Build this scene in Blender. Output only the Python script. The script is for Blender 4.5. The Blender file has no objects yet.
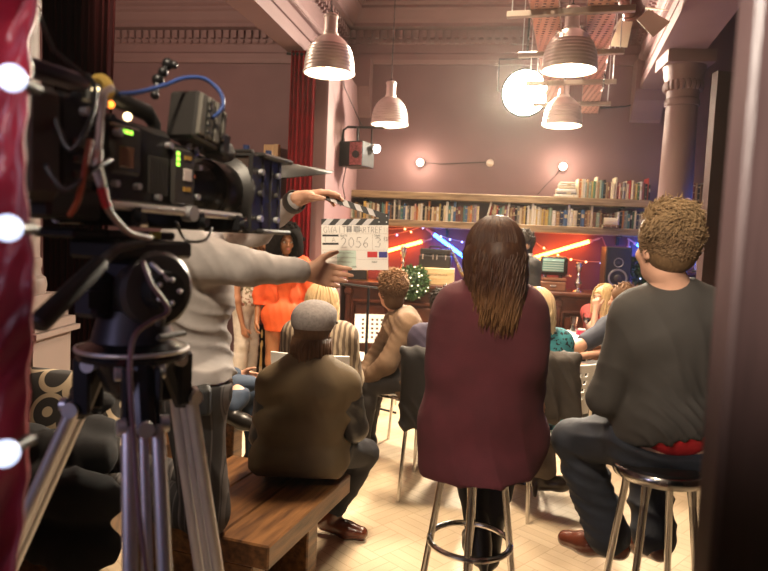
import bpy, math, random
import numpy as np
from mathutils import Vector, Matrix
COL = bpy.context.scene.collection
PI = math.pi
rnd = random.Random(7)
V = Vector
# ---------------------------------------------------------------- camera frame
FP = 640.0
CAM = V((0, 0, 1.5))
yaw, pitch, roll = math.radians(8), 0.071, 0.045
F0 = V((-math.sin(yaw)*math.cos(pitch), math.cos(yaw)*math.cos(pitch), -math.sin(pitch)))
R0 = V((math.cos(yaw), math.sin(yaw), 0))
U0 = R0.cross(F0)
RR = R0*math.cos(roll) + U0*math.sin(roll)
UU = U0*math.cos(roll) - R0*math.sin(roll)
def ray(px, py): return F0 + RR*((px-384)/FP) + UU*((285.5-py)/FP)
def W(px, py, d): return CAM + ray(px, py)*d          # a place d metres into the room
def atY(px, py, y): r = ray(px, py); return CAM + r*(y/r.y)
def atZ(px, py, z): r = ray(px, py); return CAM + r*((z-1.5)/r.z)
LAT = V((math.cos(yaw), math.sin(yaw), 0)); DEP = V((-math.sin(yaw), math.cos(yaw), 0)); UP = V((0, 0, 1))

# ---------------------------------------------------------------- materials
MATS = {}
def mat(name, col, rough=.6, metal=0, var=0, vscale=8, bump=0, bscale=60, emit=None, estr=1, sheen=0, coat=0, trans=0, stretch=None, spec=.5, col2=None, alpha=1):
    if name in MATS: return MATS[name]
    m = bpy.data.materials.new(name); m.use_nodes = True
    nt = m.node_tree; n = nt.nodes; L = nt.links
    b = n['Principled BSDF']
    b.inputs['Base Color'].default_value = (*col, 1)
    b.inputs['Roughness'].default_value = rough
    b.inputs['Metallic'].default_value = metal
    b.inputs['Specular IOR Level'].default_value = spec
    if sheen: b.inputs['Sheen Weight'].default_value = sheen
    if coat: b.inputs['Coat Weight'].default_value = coat
    if trans: b.inputs['Transmission Weight'].default_value = trans
    if alpha < 1: b.inputs['Alpha'].default_value = alpha
    if emit:
        b.inputs['Emission Color'].default_value = (*emit, 1); b.inputs['Emission Strength'].default_value = estr
    if var or bump:
        tc = n.new('ShaderNodeTexCoord'); mp = n.new('ShaderNodeMapping')
        L.new(tc.outputs['Object'], mp.inputs[0])
        if stretch: mp.inputs['Scale'].default_value = stretch
        if var:
            nz = n.new('ShaderNodeTexNoise'); nz.inputs['Scale'].default_value = vscale; nz.inputs['Detail'].default_value = 6
            L.new(mp.outputs[0], nz.inputs['Vector'])
            rp = n.new('ShaderNodeValToRGB')
            c2 = col2 or tuple(min(1, c*(1+var)) for c in col)
            c1 = tuple(c*(1-var) for c in col) if not col2 else col
            rp.color_ramp.elements[0].position = .32; rp.color_ramp.elements[1].position = .68
            rp.color_ramp.elements[0].color = (*c1, 1); rp.color_ramp.elements[1].color = (*c2, 1)
            L.new(nz.outputs[0], rp.inputs[0]); L.new(rp.outputs[0], b.inputs['Base Color'])
        if bump:
            nb = n.new('ShaderNodeTexNoise'); nb.inputs['Scale'].default_value = bscale; nb.inputs['Detail'].default_value = 4
            L.new(mp.outputs[0], nb.inputs['Vector'])
            bp = n.new('ShaderNodeBump'); bp.inputs['Strength'].default_value = bump; bp.inputs['Distance'].default_value = .01
            L.new(nb.outputs[0], bp.inputs['Height']); L.new(bp.outputs[0], b.inputs['Normal'])
    MATS[name] = m
    return m
def nodes_of(m): return m.node_tree.nodes, m.node_tree.links, m.node_tree.nodes['Principled BSDF']

# ---------------------------------------------------------------- mesh collector
def basis(z):
    z = V(z).normalized()
    a = V((0, 0, 1)) if abs(z.z) < .95 else V((1, 0, 0))
    x = a.cross(z).normalized(); return x, z.cross(x), z
class MB:
    def __init__(s): s.v = []; s.f = []; s.mi = []; s.cur = 0
    def add(s, vs, fs):
        o = len(s.v); s.v += [V(p) for p in vs]; s.f += [[i+o for i in f] for f in fs]; s.mi += [s.cur]*len(fs); return s
    def box(s, c, size, rot=None, bev=0):
        c = V(c); hx, hy, hz = [k/2 for k in size]
        if bev:
            b = min(bev, hx*.9, hy*.9, hz*.9); pts = []; 
            for sx in (-1, 1):
                for sy in (-1, 1):
                    for sz in (-1, 1):
                        pts += [(sx*(hx-b), sy*(hy-b), sz*hz), (sx*(hx-b), sy*hy, sz*(hz-b)), (sx*hx, sy*(hy-b), sz*(hz-b))]
            I = lambda x, y, z, k: ((x > 0)*4+(y > 0)*2+(z > 0))*3+k
            fs = []
            for z in (-1, 1): fs.append([I(-1,-1,z,0), I(1,-1,z,0), I(1,1,z,0), I(-1,1,z,0)][::z])
            for y in (-1, 1): fs.append([I(-1,y,-1,1), I(-1,y,1,1), I(1,y,1,1), I(1,y,-1,1)][::y])
            for x in (-1, 1): fs.append([I(x,-1,-1,2), I(x,1,-1,2), I(x,1,1,2), I(x,-1,1,2)][::x])
            for x in (-1, 1):
                for y in (-1, 1): fs.append([I(x,y,-1,1), I(x,y,-1,2), I(x,y,1,2), I(x,y,1,1)][::-x*y])
                for z in (-1, 1): fs.append([I(x,-1,z,0), I(x,-1,z,2), I(x,1,z,2), I(x,1,z,0)][::x*z])
            for y in (-1, 1):
                for z in (-1, 1): fs.append([I(-1,y,z,0), I(-1,y,z,1), I(1,y,z,1), I(1,y,z,0)][::-y*z])
            for x in (-1, 1):
                for y in (-1, 1):
                    for z in (-1, 1): fs.append([I(x,y,z,0), I(x,y,z,1), I(x,y,z,2)][::-x*y*z])
        else:
            pts = [(x*hx, y*hy, z*hz) for x in (-1, 1) for y in (-1, 1) for z in (-1, 1)]
            fs = [[0,1,3,2], [4,6,7,5], [0,4,5,1], [2,3,7,6], [0,2,6,4], [1,5,7,3]]
        M = rot.to_3x3() if rot else Matrix.Identity(3)
        return s.add([c + M @ V(p) for p in pts], fs)
    def tube(s, pts, r, n=8, caps=True):
        pts = [V(p) for p in pts]; m = len(pts)
        rs = r if isinstance(r, (list, tuple)) else [r]*m
        t = [(pts[min(i+1, m-1)]-pts[max(i-1, 0)]).normalized() for i in range(m)]
        x, y, _ = basis(t[0]); vs = []; 
        for i in range(m):
            x = (x - t[i]*x.dot(t[i])).normalized(); y = t[i].cross(x)
            vs += [pts[i] + (x*math.cos(2*PI*k/n) + y*math.sin(2*PI*k/n))*rs[i] for k in range(n)]
        fs = [[i*n+k, i*n+(k+1) % n, (i+1)*n+(k+1) % n, (i+1)*n+k] for i in range(m-1) for k in range(n)]
        if caps: fs += [list(range(n))[::-1], [(m-1)*n+k for k in range(n)]]
        return s.add(vs, fs)
    def cyl(s, a, b, r0, r1=None, n=16, caps=True): return s.tube([a, b], [r0, r0 if r1 is None else r1], n, caps)
    def lathe(s, prof, org, axis=(0, 0, 1), n=24, cap0=False, cap1=False):
        x, y, z = basis(axis); org = V(org); m = len(prof)
        vs = [org + z*h + (x*math.cos(2*PI*k/n) + y*math.sin(2*PI*k/n))*r for r, h in prof for k in range(n)]
        fs = [[i*n+k, i*n+(k+1) % n, (i+1)*n+(k+1) % n, (i+1)*n+k] for i in range(m-1) for k in range(n)]
        if cap0: fs.append(list(range(n))[::-1])
        if cap1: fs.append([(m-1)*n+k for k in range(n)])
        return s.add(vs, fs)
    def ball(s, c, r, n=12, m=8, sc=(1, 1, 1), rot=None):
        c = V(c); M = rot.to_3x3() if rot else Matrix.Identity(3)
        vs = [c + M @ V((0, 0, -r*sc[2]))]
        for j in range(1, m):
            a = -PI/2 + PI*j/m
            vs += [c + M @ V((r*sc[0]*math.cos(a)*math.cos(2*PI*k/n), r*sc[1]*math.cos(a)*math.sin(2*PI*k/n), r*sc[2]*math.sin(a))) for k in range(n)]
        vs.append(c + M @ V((0, 0, r*sc[2]))); T = len(vs)-1
        fs = [[0, 1+(k+1) % n, 1+k] for k in range(n)]
        fs += [[1+j*n+k, 1+j*n+(k+1) % n, 1+(j+1)*n+(k+1) % n, 1+(j+1)*n+k] for j in range(m-2) for k in range(n)]
        fs += [[1+(m-2)*n+k, 1+(m-2)*n+(k+1) % n, T] for k in range(n)]
        return s.add(vs, fs)
    def torus(s, c, R, r, axis=(0, 0, 1), n=32, m=10):
        x, y, z = basis(axis); c = V(c)
        vs = [c + (x*math.cos(a)+y*math.sin(a))*(R+r*math.cos(b)) + z*r*math.sin(b) for a in [2*PI*i/n for i in range(n)] for b in [2*PI*j/m for j in range(m)]]
        return s.add(vs, [[i*m+j, ((i+1) % n)*m+j, ((i+1) % n)*m+(j+1) % m, i*m+(j+1) % m] for i in range(n) for j in range(m)])
    def prism(s, poly, d):           # poly: world points, extruded along vector d
        n = len(poly); p = [V(q) for q in poly]; d = V(d)
        nrm = sum(((p[i]-p[0]).cross(p[(i+1) % n]-p[0]) for i in range(1, n-1)), V())
        if nrm.dot(d) > 0: p = p[::-1]
        return s.add(p + [q+d for q in p], [list(range(n)), list(range(n, 2*n))[::-1]] + [[(i+1) % n, i, n+i, n+(i+1) % n] for i in range(n)])
    def grid(s, fn, nu, nv, thick=None, closed=False):
        vs = [V(fn(i/nu, j/nv)) for i in range(nu+1) for j in range(nv+1)]
        fs = [[i*(nv+1)+j, (i+1)*(nv+1)+j, (i+1)*(nv+1)+j+1, i*(nv+1)+j+1] for i in range(nu) for j in range(nv)]
        if thick is not None:
            N = len(vs); t = V(thick)
            vs += [p+t for p in vs]; fs += [[a+N for a in f][::-1] for f in fs]
            edge = [i*(nv+1) for i in range(nu+1)] + [nu*(nv+1)+j for j in range(1, nv+1)] + [i*(nv+1)+nv for i in range(nu-1, -1, -1)] + [j for j in range(nv-1, 0, -1)]
            fs += [[edge[(k+1) % len(edge)], edge[k], edge[k]+N, edge[(k+1) % len(edge)]+N] for k in range(len(edge))]
        return s.add(vs, fs)
def wm(o):
    M = o.matrix_basis.copy()
    while o.parent: o = o.parent; M = o.matrix_basis @ M
    return M
def link(name, me, m, parent=None, origin=None):
    o = bpy.data.objects.new(name, me); COL.objects.link(o)
    for q in (m if isinstance(m, (list, tuple)) else [m]): me.materials.append(q)
    if parent:
        o.parent = parent; me.transform(wm(parent).inverted())
    elif origin is not None:
        me.transform(Matrix.Translation(-V(origin))); o.location = origin
    return o
def obj(name, mb, m, parent=None, smooth=True, origin=None, ang=.6):
    me = bpy.data.meshes.new(name); me.from_pydata(mb.v, [], mb.f); 
    me.polygons.foreach_set('material_index', mb.mi)
    if parent is None and origin is None:
        n = len(mb.v); xs = [p.x for p in mb.v]; ys = [p.y for p in mb.v]
        origin = V(((min(xs)+max(xs))/2, (min(ys)+max(ys))/2, min(p.z for p in mb.v)))
    o = link(name, me, m, parent, origin)
    if smooth:
        me.polygons.foreach_set('use_smooth', [True]*len(me.polygons))
        try: me.set_sharp_from_angle(angle=ang)
        except Exception: pass
    me.update(); return o
def tag(o, label=None, cat=None, group=None, kind=None):
    if label: o['label'] = label
    if cat: o['category'] = cat
    if group: o['group'] = group
    if kind: o['kind'] = kind
    return o
def thing(name, label, cat, loc=(0, 0, 0), rotz=0, group=None):
    o = bpy.data.objects.new(name, None); COL.objects.link(o); o.empty_display_size = .1
    o.location = loc; o.rotation_euler = (0, 0, rotz); o.matrix_basis = Matrix.Translation(V(loc)) @ Matrix.Rotation(rotz, 4, 'Z')
    return tag(o, label, cat, group)
def struct(name, mb, m, smooth=False): return tag(obj(name, mb, m, None, smooth), kind='structure')
def kids(o): return [c for c in o.children]
def dup(o, parent=None):
    c = o.copy(); COL.objects.link(c)
    if parent: c.parent = parent
    for k in list(o.children): dup(k, c)
    return c
def place(o, loc, rotz=0): o.matrix_basis = Matrix.Translation(V(loc)) @ Matrix.Rotation(rotz, 4, 'Z'); return o
def text(name, body, size, loc, xdir, updir, m, parent, align='LEFT', depth=.0006):
    cu = bpy.data.curves.new('tmp', 'FONT'); cu.body = body; cu.size = size; cu.align_x = align; cu.extrude = depth/2
    cu.resolution_u = 3
    t = bpy.data.objects.new('tmp', cu); COL.objects.link(t); bpy.context.view_layer.update()
    me = bpy.data.meshes.new_from_object(t); bpy.data.objects.remove(t)
    x = V(xdir).normalized(); y = V(updir).normalized(); z = x.cross(y)
    M = Matrix((x, y, z)).transposed().to_4x4(); M.translation = V(loc)
    me.transform(M); me.materials.clear(); me.name = name
    return link(name, me, m, parent)

# ---------------------------------------------------------------- implicit surfaces
class SDF:
    """tapered limbs and ellipsoids blended into one continuous surface"""
    def __init__(s, k=.03): s.p = []; s.k = k
    def cone(s, a, b, r0, r1=None, k=None, op=1): s.p.append(('c', np.array(a, float), np.array(b, float), r0, r0 if r1 is None else r1, s.k if k is None else k, op)); return s
    def ell(s, c, r, X=None, Z=None, k=None, op=1):
        Z = V(Z or (0, 0, 1)).normalized(); X = V(X or (1, 0, 0)); X = (X - Z*X.dot(Z)).normalized(); Y = Z.cross(X)
        s.p.append(('e', np.array(c, float), np.array(r, float), np.array([X, Y, Z], float), 0, s.k if k is None else k, op)); return s
    def box(s, c, r, X, Z, rd=.01, k=None, op=1):
        Z = V(Z).normalized(); X = V(X); X = (X - Z*X.dot(Z)).normalized(); Y = Z.cross(X)
        s.p.append(('b', np.array(c, float), np.array(r, float), np.array([X, Y, Z], float), rd, s.k if k is None else k, op)); return s
    def plane(s, p, n): s.p.append(('p', np.array(p, float), np.array(V(n).normalized(), float), 0, 0, 0, -1)); return s   # cuts away what lies on the side n points to
    def bounds(s):
        lo = np.full(3, 1e9); hi = -lo
        for q in s.p:
            if q[6] < 0: continue
            if q[0] == 'c':
                for a, r in ((q[1], q[3]), (q[2], q[4])): lo = np.minimum(lo, a-r); hi = np.maximum(hi, a+r)
            else:
                e = np.abs(q[3].T) @ q[2]; lo = np.minimum(lo, q[1]-e); hi = np.maximum(hi, q[1]+e)
        return lo, hi
    def mesh(s, h, wob=None):
        lo, hi = s.bounds(); lo = lo-4*h; n = np.ceil((hi-lo)/h).astype(int)+5
        D = np.full(n, .5, np.float32); ax = [(lo[i]+h*np.arange(n[i])).astype(np.float32) for i in range(3)]
        for q in s.p:
            kind, k, op = q[0], q[5], q[6]
            if kind == 'p': sl = [slice(0, n[i]) for i in range(3)]
            else:
                if kind == 'c': b0 = np.minimum(q[1]-q[3], q[2]-q[4]); b1 = np.maximum(q[1]+q[3], q[2]+q[4])
                else: e = np.abs(q[3].T) @ q[2]; b0, b1 = q[1]-e, q[1]+e
                mg = k+4*h
                i0 = np.clip(np.floor((b0-mg-lo)/h).astype(int), 0, n-1); i1 = np.clip(np.ceil((b1+mg-lo)/h).astype(int)+1, 1, n)
                if (i1 <= i0).any(): continue
                sl = [slice(i0[i], i1[i]) for i in range(3)]
            X = ax[0][sl[0]][:, None, None]; Y = ax[1][sl[1]][None, :, None]; Z = ax[2][sl[2]][None, None, :]
            if kind == 'c':
                a, b = q[1], q[2]; ba = b-a; L2 = float(ba @ ba) or 1e-9
                x, y, z = X-a[0], Y-a[1], Z-a[2]
                t = np.clip((x*ba[0]+y*ba[1]+z*ba[2])/L2, 0, 1)
                d = np.sqrt((x-t*ba[0])**2+(y-t*ba[1])**2+(z-t*ba[2])**2) - (q[3]+(q[4]-q[3])*t)
            elif kind == 'p': d = (X-q[1][0])*q[2][0]+(Y-q[1][1])*q[2][1]+(Z-q[1][2])*q[2][2]; d = -d
            else:
                M = q[3]; x, y, z = X-q[1][0], Y-q[1][1], Z-q[1][2]
                u = [x*M[i][0]+y*M[i][1]+z*M[i][2] for i in range(3)]
                if kind == 'e':
                    k0 = np.sqrt(sum((u[i]/q[2][i])**2 for i in range(3))); k1 = np.sqrt(sum((u[i]/q[2][i]**2)**2 for i in range(3)))+1e-9
                    d = k0*(k0-1)/k1
                else:
                    qq = [np.abs(u[i])-(q[2][i]-q[4]) for i in range(3)]
                    d = np.sqrt(sum(np.maximum(w, 0)**2 for w in qq)) + np.minimum(np.maximum(np.maximum(qq[0], qq[1]), qq[2]), 0) - q[4]
            d = d.astype(np.float32); A = D[tuple(sl)]
            if op > 0:
                if k > 0: hh = np.maximum(k-np.abs(A-d), 0)/k; D[tuple(sl)] = np.minimum(A, d)-hh*hh*k*.25
                else: D[tuple(sl)] = np.minimum(A, d)
            else: 
                k = max(k, .004); hh = np.maximum(k-np.abs(A+d), 0)/k; D[tuple(sl)] = np.maximum(A, -d)+hh*hh*k*.25
        if wob: D += wob(ax[0][:, None, None], ax[1][None, :, None], ax[2][None, None, :]).astype(np.float32)
        return nets(D, lo, h)
def nets(D, lo, h):
    S = D < 0; n = np.array(D.shape)
    cs = sum(S[i:n[0]-1+i, j:n[1]-1+j, k:n[2]-1+k].astype(np.int8) for i in (0, 1) for j in (0, 1) for k in (0, 1))
    mix = (cs > 0) & (cs < 8); ids = np.full(mix.shape, -1, np.int64); c = np.argwhere(mix); ids[mix] = np.arange(len(c))
    acc = np.zeros((len(c), 3)); cnt = np.zeros(len(c))
    for ax in range(3):
        o = [a for a in range(3) if a != ax]
        for i in (0, 1):
            for j in (0, 1):
                p = c.copy(); p[:, o[0]] += i; p[:, o[1]] += j; q = p.copy(); q[:, ax] += 1
                a = D[tuple(p.T)]; b = D[tuple(q.T)]; m = (a < 0) != (b < 0)
                t = np.where(m, a/np.where(m, a-b, 1), 0)
                pos = p.astype(float); pos[:, ax] += t
                acc[m] += pos[m]; cnt[m] += 1
    vs = lo + h*acc/np.maximum(cnt, 1)[:, None]; quads = []
    for ax in range(3):
        a = S[tuple(slice(1, n[i]-1) if i != ax else slice(0, n[i]-1) for i in range(3))]
        b = S[tuple(slice(1, n[i]-1) if i != ax else slice(1, n[i]) for i in range(3))]
        e = np.argwhere(a != b)
        if not len(e): continue
        ins = a[tuple(e.T)]
        o = [(ax+1) % 3, (ax+2) % 3]; e = e + np.array([1 if i != ax else 0 for i in range(3)])
        def cell(di, dj):
            p = e.copy(); p[:, o[0]] -= di; p[:, o[1]] -= dj; return ids[tuple(p.T)]
        q = np.stack([cell(1, 1), cell(0, 1), cell(0, 0), cell(1, 0)], 1)
        q[~ins] = q[~ins][:, ::-1]; quads.append(q)
    return vs, np.concatenate(quads)
def np_obj(name, parts, m, parent, disp=None, smooth_it=0):
    """parts: list of (verts, faces) numpy pairs or MB, joined into one mesh; disp moves points along their normals"""
    vv = []; ff = []; mi = []; o = 0
    for k, P in enumerate(parts):
        if isinstance(P, MB): v = np.array([tuple(p) for p in P.v]); f = P.f; mi += P.mi
        else: v, f = P; f = f.tolist(); mi += [0]*len(f)
        vv.append(v); ff += [[i+o for i in q] for q in f]; o += len(v)
    me = bpy.data.meshes.new(name); me.from_pydata(np.concatenate(vv), [], ff)
    me.polygons.foreach_set('use_smooth', [True]*len(me.polygons)); me.polygons.foreach_set('material_index', mi)
    if disp:
        me.update(); N = len(me.vertices); co = np.empty(N*3); no = np.empty(N*3)
        me.vertices.foreach_get('co', co); me.vertex_normals.foreach_get('vector', no)
        co = co.reshape(-1, 3); no = no.reshape(-1, 3)
        me.vertices.foreach_set('co', (co + no*disp(co, no)[:, None]).ravel())
    me.update()
    return link(name, me, m, parent)
def folds(amp, fr=30, d=(0, 0, 1), seed=0):
    d = np.array(V(d).normalized()); r = np.random.RandomState(seed); ph = r.rand(8)*6
    a = np.cross(d, [.3, .5, .81]); a /= np.linalg.norm(a); b = np.cross(d, a)
    def f(p, n=None):
        u, v, w = p@d, p@a, p@b
        wu = .05*np.sin(5*v+ph[0]) + .04*np.sin(6*w+ph[1]) + .02*np.sin(13*v+9*w+ph[2])
        x = fr*1.1*(u + wu); y = fr*1.9*(u + 1.2*wu + .10*v - .08*w)
        g = (1-np.abs(np.sin(x+ph[3])))**1.6 - .3; q = (1-np.abs(np.sin(y+ph[4])))**1.6 - .3
        e = np.clip(.5+.8*np.sin(7*v+5*w+6*u+ph[5])*np.sin(4*w-6*u+ph[6]), 0, 1); k = np.clip(.4+.8*np.sin(9*w-7*v+ph[7]), 0, 1)
        return amp*1.15*(g*e+.55*q*k)
    return f
# ---------------------------------------------------------------- the room
YB = 7.1; ZC = 4.02; ZB = 3.14
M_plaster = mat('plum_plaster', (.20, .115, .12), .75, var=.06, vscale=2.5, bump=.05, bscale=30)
M_ceil = mat('ceiling_plaster', (.29, .14, .145), .8, var=.05, vscale=2)
M_cornice = mat('cornice_plaster', (.24, .145, .145), .6, var=.05, vscale=4)
M_dado = mat('wine_red_paint', (.15, .03, .04), .6, var=.08, vscale=3)
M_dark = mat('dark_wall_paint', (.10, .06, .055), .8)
# parquet floor: blocks of four fingers, alternate direction
def parquet():
    m = mat('pale_parquet', (.5, .4, .28), .38); n, L, b = nodes_of(m)
    tc = n.new('ShaderNodeTexCoord'); mp = n.new('ShaderNodeMapping'); L.new(tc.outputs['Object'], mp.inputs[0])
    mp.inputs['Rotation'].default_value = (0, 0, math.radians(38))
    br = []
    for k in (0, 1):
        t = n.new('ShaderNodeTexBrick'); t.offset = 0; t.squash = 1
        t.inputs['Scale'].default_value = 1; t.inputs['Mortar Size'].default_value = .0025; t.inputs['Brick Width'].default_value = .24 if k == 0 else .06; t.inputs['Row Height'].default_value = .06 if k == 0 else .24
        t.inputs['Color1'].default_value = (.60, .50, .37, 1); t.inputs['Color2'].default_value = (.53, .43, .31, 1); t.inputs['Mortar'].default_value = (.42, .33, .23, 1)
        L.new(mp.outputs[0], t.inputs['Vector']); br.append(t)
    ck = n.new('ShaderNodeTexChecker'); ck.inputs['Scale'].default_value = 1/.24; L.new(mp.outputs[0], ck.inputs['Vector'])
    mx = n.new('ShaderNodeMix'); mx.data_type = 'RGBA'; L.new(ck.outputs['Fac'], mx.inputs['Factor']); L.new(br[0].outputs['Color'], mx.inputs['A']); L.new(br[1].outputs['Color'], mx.inputs['B'])
    nz = n.new('ShaderNodeTexNoise'); nz.inputs['Scale'].default_value = 1.6; nz.inputs['Detail'].default_value = 7; L.new(tc.outputs['Object'], nz.inputs['Vector'])
    rp = n.new('ShaderNodeValToRGB'); rp.color_ramp.elements[0].position = .3; rp.color_ramp.elements[1].position = .7
    rp.color_ramp.elements[0].color = (.72, .68, .62, 1); rp.color_ramp.elements[1].color = (1.12, 1.1, 1.06, 1); L.new(nz.outputs[0], rp.inputs[0])
    m2 = n.new('ShaderNodeMix'); m2.data_type = 'RGBA'; m2.blend_type = 'MULTIPLY'; m2.inputs['Factor'].default_value = 1
    L.new(mx.outputs['Result'], m2.inputs['A']); L.new(rp.outputs[0], m2.inputs['B']); L.new(m2.outputs['Result'], b.inputs['Base Color'])
    rr = n.new('ShaderNodeMapRange'); rr.inputs['To Min'].default_value = .28; rr.inputs['To Max'].default_value = .55; L.new(nz.outputs[0], rr.inputs[0]); L.new(rr.outputs[0], b.inputs['Roughness'])
    return m
struct('floor', MB().box((-1, 2.5, -.05), (11, 10, .1)), parquet())
struct('ceiling', MB().box((-1, 3, ZC+.05), (11, 9, .1)), M_ceil)
struct('wall_back', MB().box((-1, YB+.05, 2.01), (11, .1, 4.02)), M_plaster)
struct('wall_left', MB().box((-4.6, 3, 2.01), (.1, 9, 4.02)), M_plaster)
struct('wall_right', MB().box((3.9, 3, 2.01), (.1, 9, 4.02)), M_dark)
# wine red panelling between the bar and the shelves
xa = atY(335, 250, YB).x; xb = atY(662, 250, YB).x
struct('wall_panel', MB().box(((xa+xb)/2, YB-.008, 1.36), (xb-xa, .016, .66)), M_dado)

def cornice(name, p0, p1, out, zs=1, drop=0):
    """moulded band with dentils running from p0 to p1 (plan), out = inward direction"""
    p0 = V((*p0, 0)); p1 = V((*p1, 0)); out = V((*out, 0)).normalized(); mb = MB()
    prof = [(0, 3.60), (.035, 3.60), (.05, 3.64), (.05, 3.70), (.03, 3.72), (.03, 3.80), (.05, 3.82), (.05, 3.955), (.14, 3.965), (.14, 4.0), (.17, 4.03), (.22, 4.10), (.25, 4.12), (.25, 4.15), (.29, 4.17), (.29, 4.2), (0, 4.2)]
    mb.prism([p0 + out*r + UP*(z-.18) for r, z in prof], p1-p0)
    L = (p1-p0).length; n = int(L/.085); u = (p1-p0)/L
    for i in range(n):
        c = p0 + u*((i+.5)*L/n) + out*.07 + UP*3.72
        rot = Matrix((u, out, UP)).transposed().to_4x4()
        mb.box(c, (.048, .06, .085), rot); mb.box(c - UP*.075 - out*.01, (.03, .045, .03), rot)
    return struct(name, mb, M_cornice)
LX = -1.36
lb0 = [atZ(285, 47, ZB), atZ(228, 0, ZB)]; lb1 = [atZ(305, 54, ZB), atZ(250, 0, ZB)]
rb0 = [atZ(664, 51, ZB), atZ(692, 0, ZB)]; rb1 = [atZ(700, 53, ZB), atZ(739, 2, ZB)]
def beam(name, a, b, ya, yb):
    """a, b: the two underside edges (far, near); stretched between depths ya and yb"""
    def at(e, y): t = (y-e[0].y)/(e[1].y-e[0].y); return e[0]+(e[1]-e[0])*t
    q = [at(a, ya), at(b, ya), at(b, yb), at(a, yb)]
    for p in q: p.z = ZB
    mb = MB(); mb.prism(q, (0, 0, ZC-ZB))
    w = .05
    ins = (q[1]-q[0]).normalized()
    for e, s in ((0, -1), (1, 1)):
        a0, a1 = (q[0], q[3]) if e == 0 else (q[1], q[2])
        for z, h, k in ((ZB+.05, .1, .03), (ZB+.17, .05, .02), (ZB+.30, .03, .045)):
            mb.prism([a0-UP*0+V((0, 0, z-ZB-h/2)), a0+ins*s*k+V((0, 0, z-ZB-h/2)), a0+ins*s*k+V((0, 0, z-ZB+h/2)), a0+V((0, 0, z-ZB+h/2))], a1-a0)
    struct(name, mb, M_cornice); return q
ql = beam('ceiling_beam', lb0, lb1, YB, 1.0)
qr = beam('ceiling_beam', rb0, rb1, YB, 1.0)
cornice('trim_1', (ql[1].x, YB), (qr[0].x, YB), (0, -1))
cornice('trim_2', (-4.5, YB), (ql[0].x, YB), (0, -1))
cornice('trim_3', (ql[2].x, ql[2].y), (ql[1].x, YB), (1, .0))
cornice('trim_4', (qr[3].x, qr[3].y), (qr[0].x, YB), (-1, 0))
# pier at the end of the left beam
struct('wall_pier', MB().box((LX-.11, (5.62+YB)/2, ZB/2), (.22, YB-5.62, ZB)), mat('pier_plaster', (.25, .145, .148), .7, var=.05, vscale=3))
def bracket(name, x, w):
    mb = MB(); prof = [(0, 2.84), (.05, 2.86), (.09, 2.94), (.16, 3.04), (.2, 3.14), (.2, 3.44), (0, 3.44)]
    mb.prism([V((x, YB-r, z)) for r, z in prof], (w, 0, 0)); struct(name, mb, M_cornice)
bracket('trim_5', atY(350, 70, YB).x, .26); bracket('trim_6', atY(632, 80, YB).x, .3)
# round columns
def column(name, c, r, z0, z1, m, plinth=True):
    mb = MB(); c = V((c[0], c[1], 0))
    prof = [(r*1.02, z0), (r*1.02, z0+.01)] + [(r*(1.02-.10*t*t), z0+(z1-z0-.42)*t) for t in [i/10 for i in range(1, 11)]]
    zt = z1-.42
    prof += [(r*1.0, zt+.0), (r*1.03, zt+.02), (r*1.0, zt+.05), (r*.93, zt+.06), (r*.95, zt+.10), (r*1.06, zt+.2), (r*1.18, zt+.25), (r*1.16, zt+.27), (r*1.28, zt+.33)]
    mb.lathe(prof, c, n=36)
    for k in range(20):
        a = 2*PI*k/20; mb.ball(c + V((math.cos(a)*r*1.02, math.sin(a)*r*1.02, zt+.16)), .03, 6, 5, (.8, .8, 1.5))
    mb.box(c+UP*(z1-.05), (r*2.75, r*2.75, .1)); 
    if plinth:
        b = [(r*1.02, z0), (r*1.12, z0-.01), (r*1.12, z0-.05), (r*1.06, z0-.07), (r*1.10, z0-.10), (r*1.3, z0-.12), (r*1.36, z0-.16), (r*1.3, z0-.2), (r*1.3, z0-.21), (r*1.0, z0-.21)]
        mb.lathe(b, c, n=36)
    return struct(name, mb, m, True)
M_col = mat('column_plaster', (.24, .15, .145), .55, var=.05, vscale=3)
rc = W(668, 285, 5.45); column('column', (rc.x, rc.y), .135, 1.05, ZB, M_col)
struct('column_pedestal', MB().box((rc.x, rc.y, .4), (.46, .46, .8)).box((rc.x, rc.y, .81), (.5, .5, .06)), M_col)
lc = W(17, 285, 3.7); column('column', (lc.x, lc.y), .115, 1.31, ZB, mat('column_stone', (.27, .205, .18), .5, var=.05, vscale=3))
def pedestal(c):
    mb = MB(); x, y = c.x, c.y; R = Matrix.Rotation(yaw, 4, 'Z')
    mb.box((x, y, 1.05), (.34, .34, .1), R); mb.box((x, y, 0.975), (.40, .40, .03), R); mb.box((x, y, 0.93), (.46, .46, .05), R); mb.box((x, y, .885), (.50, .50, .03), R)
    mb.box((x, y, .44), (.42, .42, .86), R)
    for s in (-1, 1):
        mb.box(V((x, y, .50)) - DEP*.215 + LAT*s*.15, (.02, .03, .62), R); mb.box(V((x, y, .50+s*.3)) - DEP*.215, (.32, .03, .02), R)
    mb.box(V((x, y, .50)) - DEP*.213, (.2, .02, .46), R)
    mb.box((x, y, .06), (.5, .5, .12), R)
    struct('column_pedestal', mb, MATS['column_stone'])
pedestal(lc)
# partition between the column and the near door
pa = W(708, 200, 4.2); pb = W(850, 200, 4.4)
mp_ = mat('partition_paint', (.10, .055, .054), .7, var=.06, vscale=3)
struct('wall_partition', MB().prism([V((pa.x, pa.y, 0)), V((pb.x, pb.y, 0)), V((pb.x, pb.y, 2.69)), V((pa.x, pa.y, 2.69))], DEP*.08), mp_)
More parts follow.
